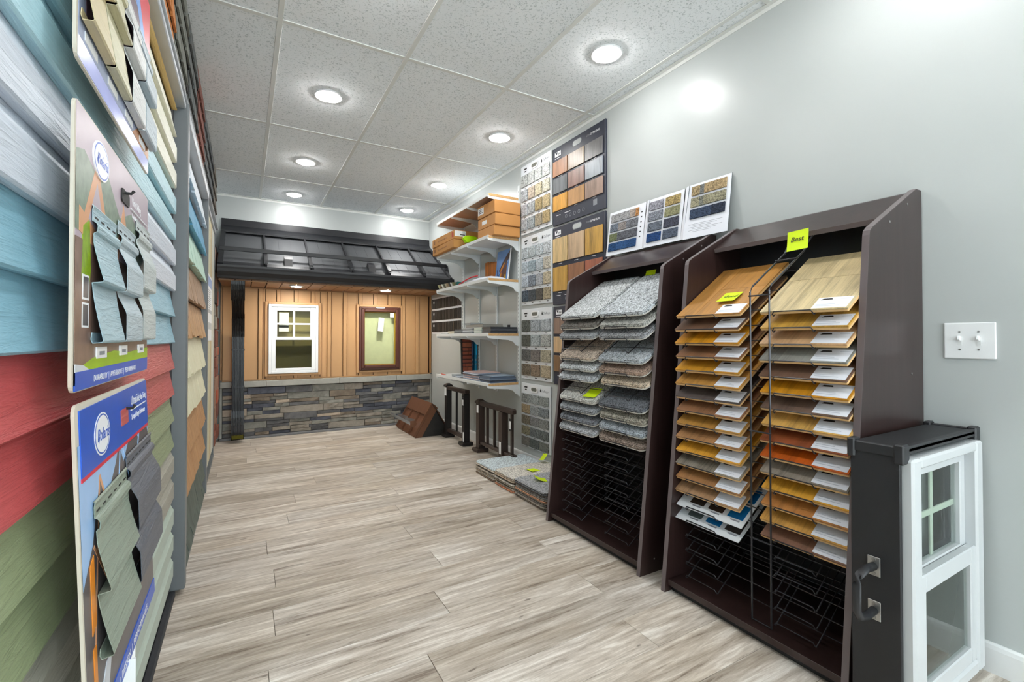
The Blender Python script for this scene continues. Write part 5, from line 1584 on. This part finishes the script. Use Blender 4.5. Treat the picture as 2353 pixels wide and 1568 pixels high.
part('ridge_cap', prism(B(), [gl(ll * .64, .022), gl(ll, .024), gl(ll + .002, .018), gl(ll * .64, .016)], 'xz', Y0 - .006, Y1 + .006), M_gb, gb)
part('ridge_cap', prism(B(), [(gr_ - .02, gz_ + .012), (gr_ + .066, gz_ - .098), (gr_ + .06, gz_ - .102), (gr_ - .026, gz_ + .004)], 'xz', Y0 - .006, Y1 + .006), M_gbd, gb)
for y_ in (Y0 + .005, Y0 + .2, Y0 + .45, Y1 - .02):
    part('standing_seam', prism(B(), [gl(.01, .0042), gl(ll * .66, .0042), gl(ll * .66, .026), gl(.01, .026)], 'xz', y_, y_ + .014), M_gb, gb)
part('rake_trim', prism(B(), [gl(.0, .004), gl(ll * .98, .004), gl(ll * .98, .028), gl(0, .028)], 'xz', Y0 - .004, Y0 + .003), M_gb, gb)
part('gable_rake', prism(B(), [gl(-.005, -.06), gl(ll * .96, -.06), gl(ll, .0), gl(-.005, .0)], 'xz', Y0 - .003, Y0 + .003), M_gb, gb)
part('snow_bar', bbox((1.500, Y0 - .02, .142), (1.512, Y1 + .03, .174), .003), plain('bright_aluminium', '#c9ced4', .25, metal=.8), gb)
for y_ in (Y0 + .2, Y0 + .45):
    part('bar_clamp', prism(B(), [gl(ll * .34, .027), gl(ll * .42, .027), (1.54, .188), (1.5125, .186), (1.5125, .145), (1.53, .15)], 'xz', y_ + .002, y_ + .012), M_screw, gb)
part('bar_end_cap', prism(B(), [(1.498, .13), (1.545, .12), (1.57, .15), (1.55, .19), (1.498, .186)], 'xz', Y0 - .024, Y0 - .0205), M_gb, gb)
part('carry_handle', tube(B(), [(1.76, Y0 + .003, .055), (1.76, Y0 - .016, .05), (1.85, Y0 - .016, .05), (1.85, Y0 + .003, .055)], .004, 6), M_ink, gb)

# ------------------------------------------------------------------ carpet sample stacks on the floor
stk = [('far', 3.008, 3.335, 8, .0108, ['#8d7a68', '#c9c2b6', '#b5a795', '#cbc6be', '#bdb3a4', '#cfcac2', '#c6bdb0', '#c7d2d8']),
       ('middle', 2.722, 3.004, 9, .0112, ['#c98f70', '#b0a79b', '#c3bcb0', '#a59c8c', '#cfcac0', '#b5a08a', '#c2b09a', '#cdbfae', '#cfcbc2']),
       ('near', 2.345, 2.718, 10, .0110, ['#8f857a', '#a39a90', '#7e7a76', '#bcb5aa', '#cf9f82', '#9b938a', '#858585', '#8d8a88', '#6f7176', '#a6a8ab'])]
for nm, ya, yb, n_, th, cols in stk:
    z = .0008
    for k in range(n_):
        dx = RND.uniform(-.008, .012); dy = RND.uniform(-.004, .004)
        if k == n_ - 1:
            lab = {'far': 'pale blue grey carpet sample on top of the far floor stack', 'middle': 'off white carpet sample on top of the middle floor stack', 'near': 'speckled dark grey carpet sample on top of the near floor stack'}[nm]
        else:
            lab = 'carpet sample within the %s floor stack, %s' % (nm, CNT[k])
        x0, x1 = 1.577 + dx, 2.018
        t = thing('carpet_square', lab, 'carpet sample', ((x0 + x1) / 2, (ya + yb) / 2, z), 'carpet squares in the %s floor stack' % nm)
        part('backing', prism(B(), rrect(x0 + .003, x1, ya + .003 + dy, yb - .003 + dy, .03, 4), 'xy', z, z + .0035), plain('carpet_underside', '#4f463e', .9), t)
        bm = prism(B(), rrect(x0, x1, ya + dy + .001, yb + dy - .001, .03, 4), 'xy', z + .0037, z + th - .0004)
        bmesh.ops.bevel(bm, geom=[e for e in bm.edges if all(v.co.z > z + th - .001 for v in e.verts)], offset=.003, segments=2, affect='EDGES')
        part('pile', bm, cmat(cols[k], 190), t)
        z += th
note('bright fluorescent note lying on the off white middle carpet stack', Matrix.Translation((1.80, 2.83, .0008 + 9 * .0112 + .0012)) @ frame((0, 0, 0), (.15, -1, 0), (1, .15, 0)), None, .076, curl=.006)
note('curled fluorescent note on the dark grey near carpet stack', Matrix.Translation((1.70, 2.585, .0008 + 10 * .011 + .0012)) @ frame((0, 0, 0), (-.35, -1, 0), (1, -.35, 0)), None, .08, curl=.028)
note('crumpled fluorescent note behind the middle carpet stack at the wall board', Matrix.Translation((1.985, 2.965, .142)) @ frame((0, 0, 0), (0, -1, .2), (.5, 0, .8)), None, .06, curl=.014)
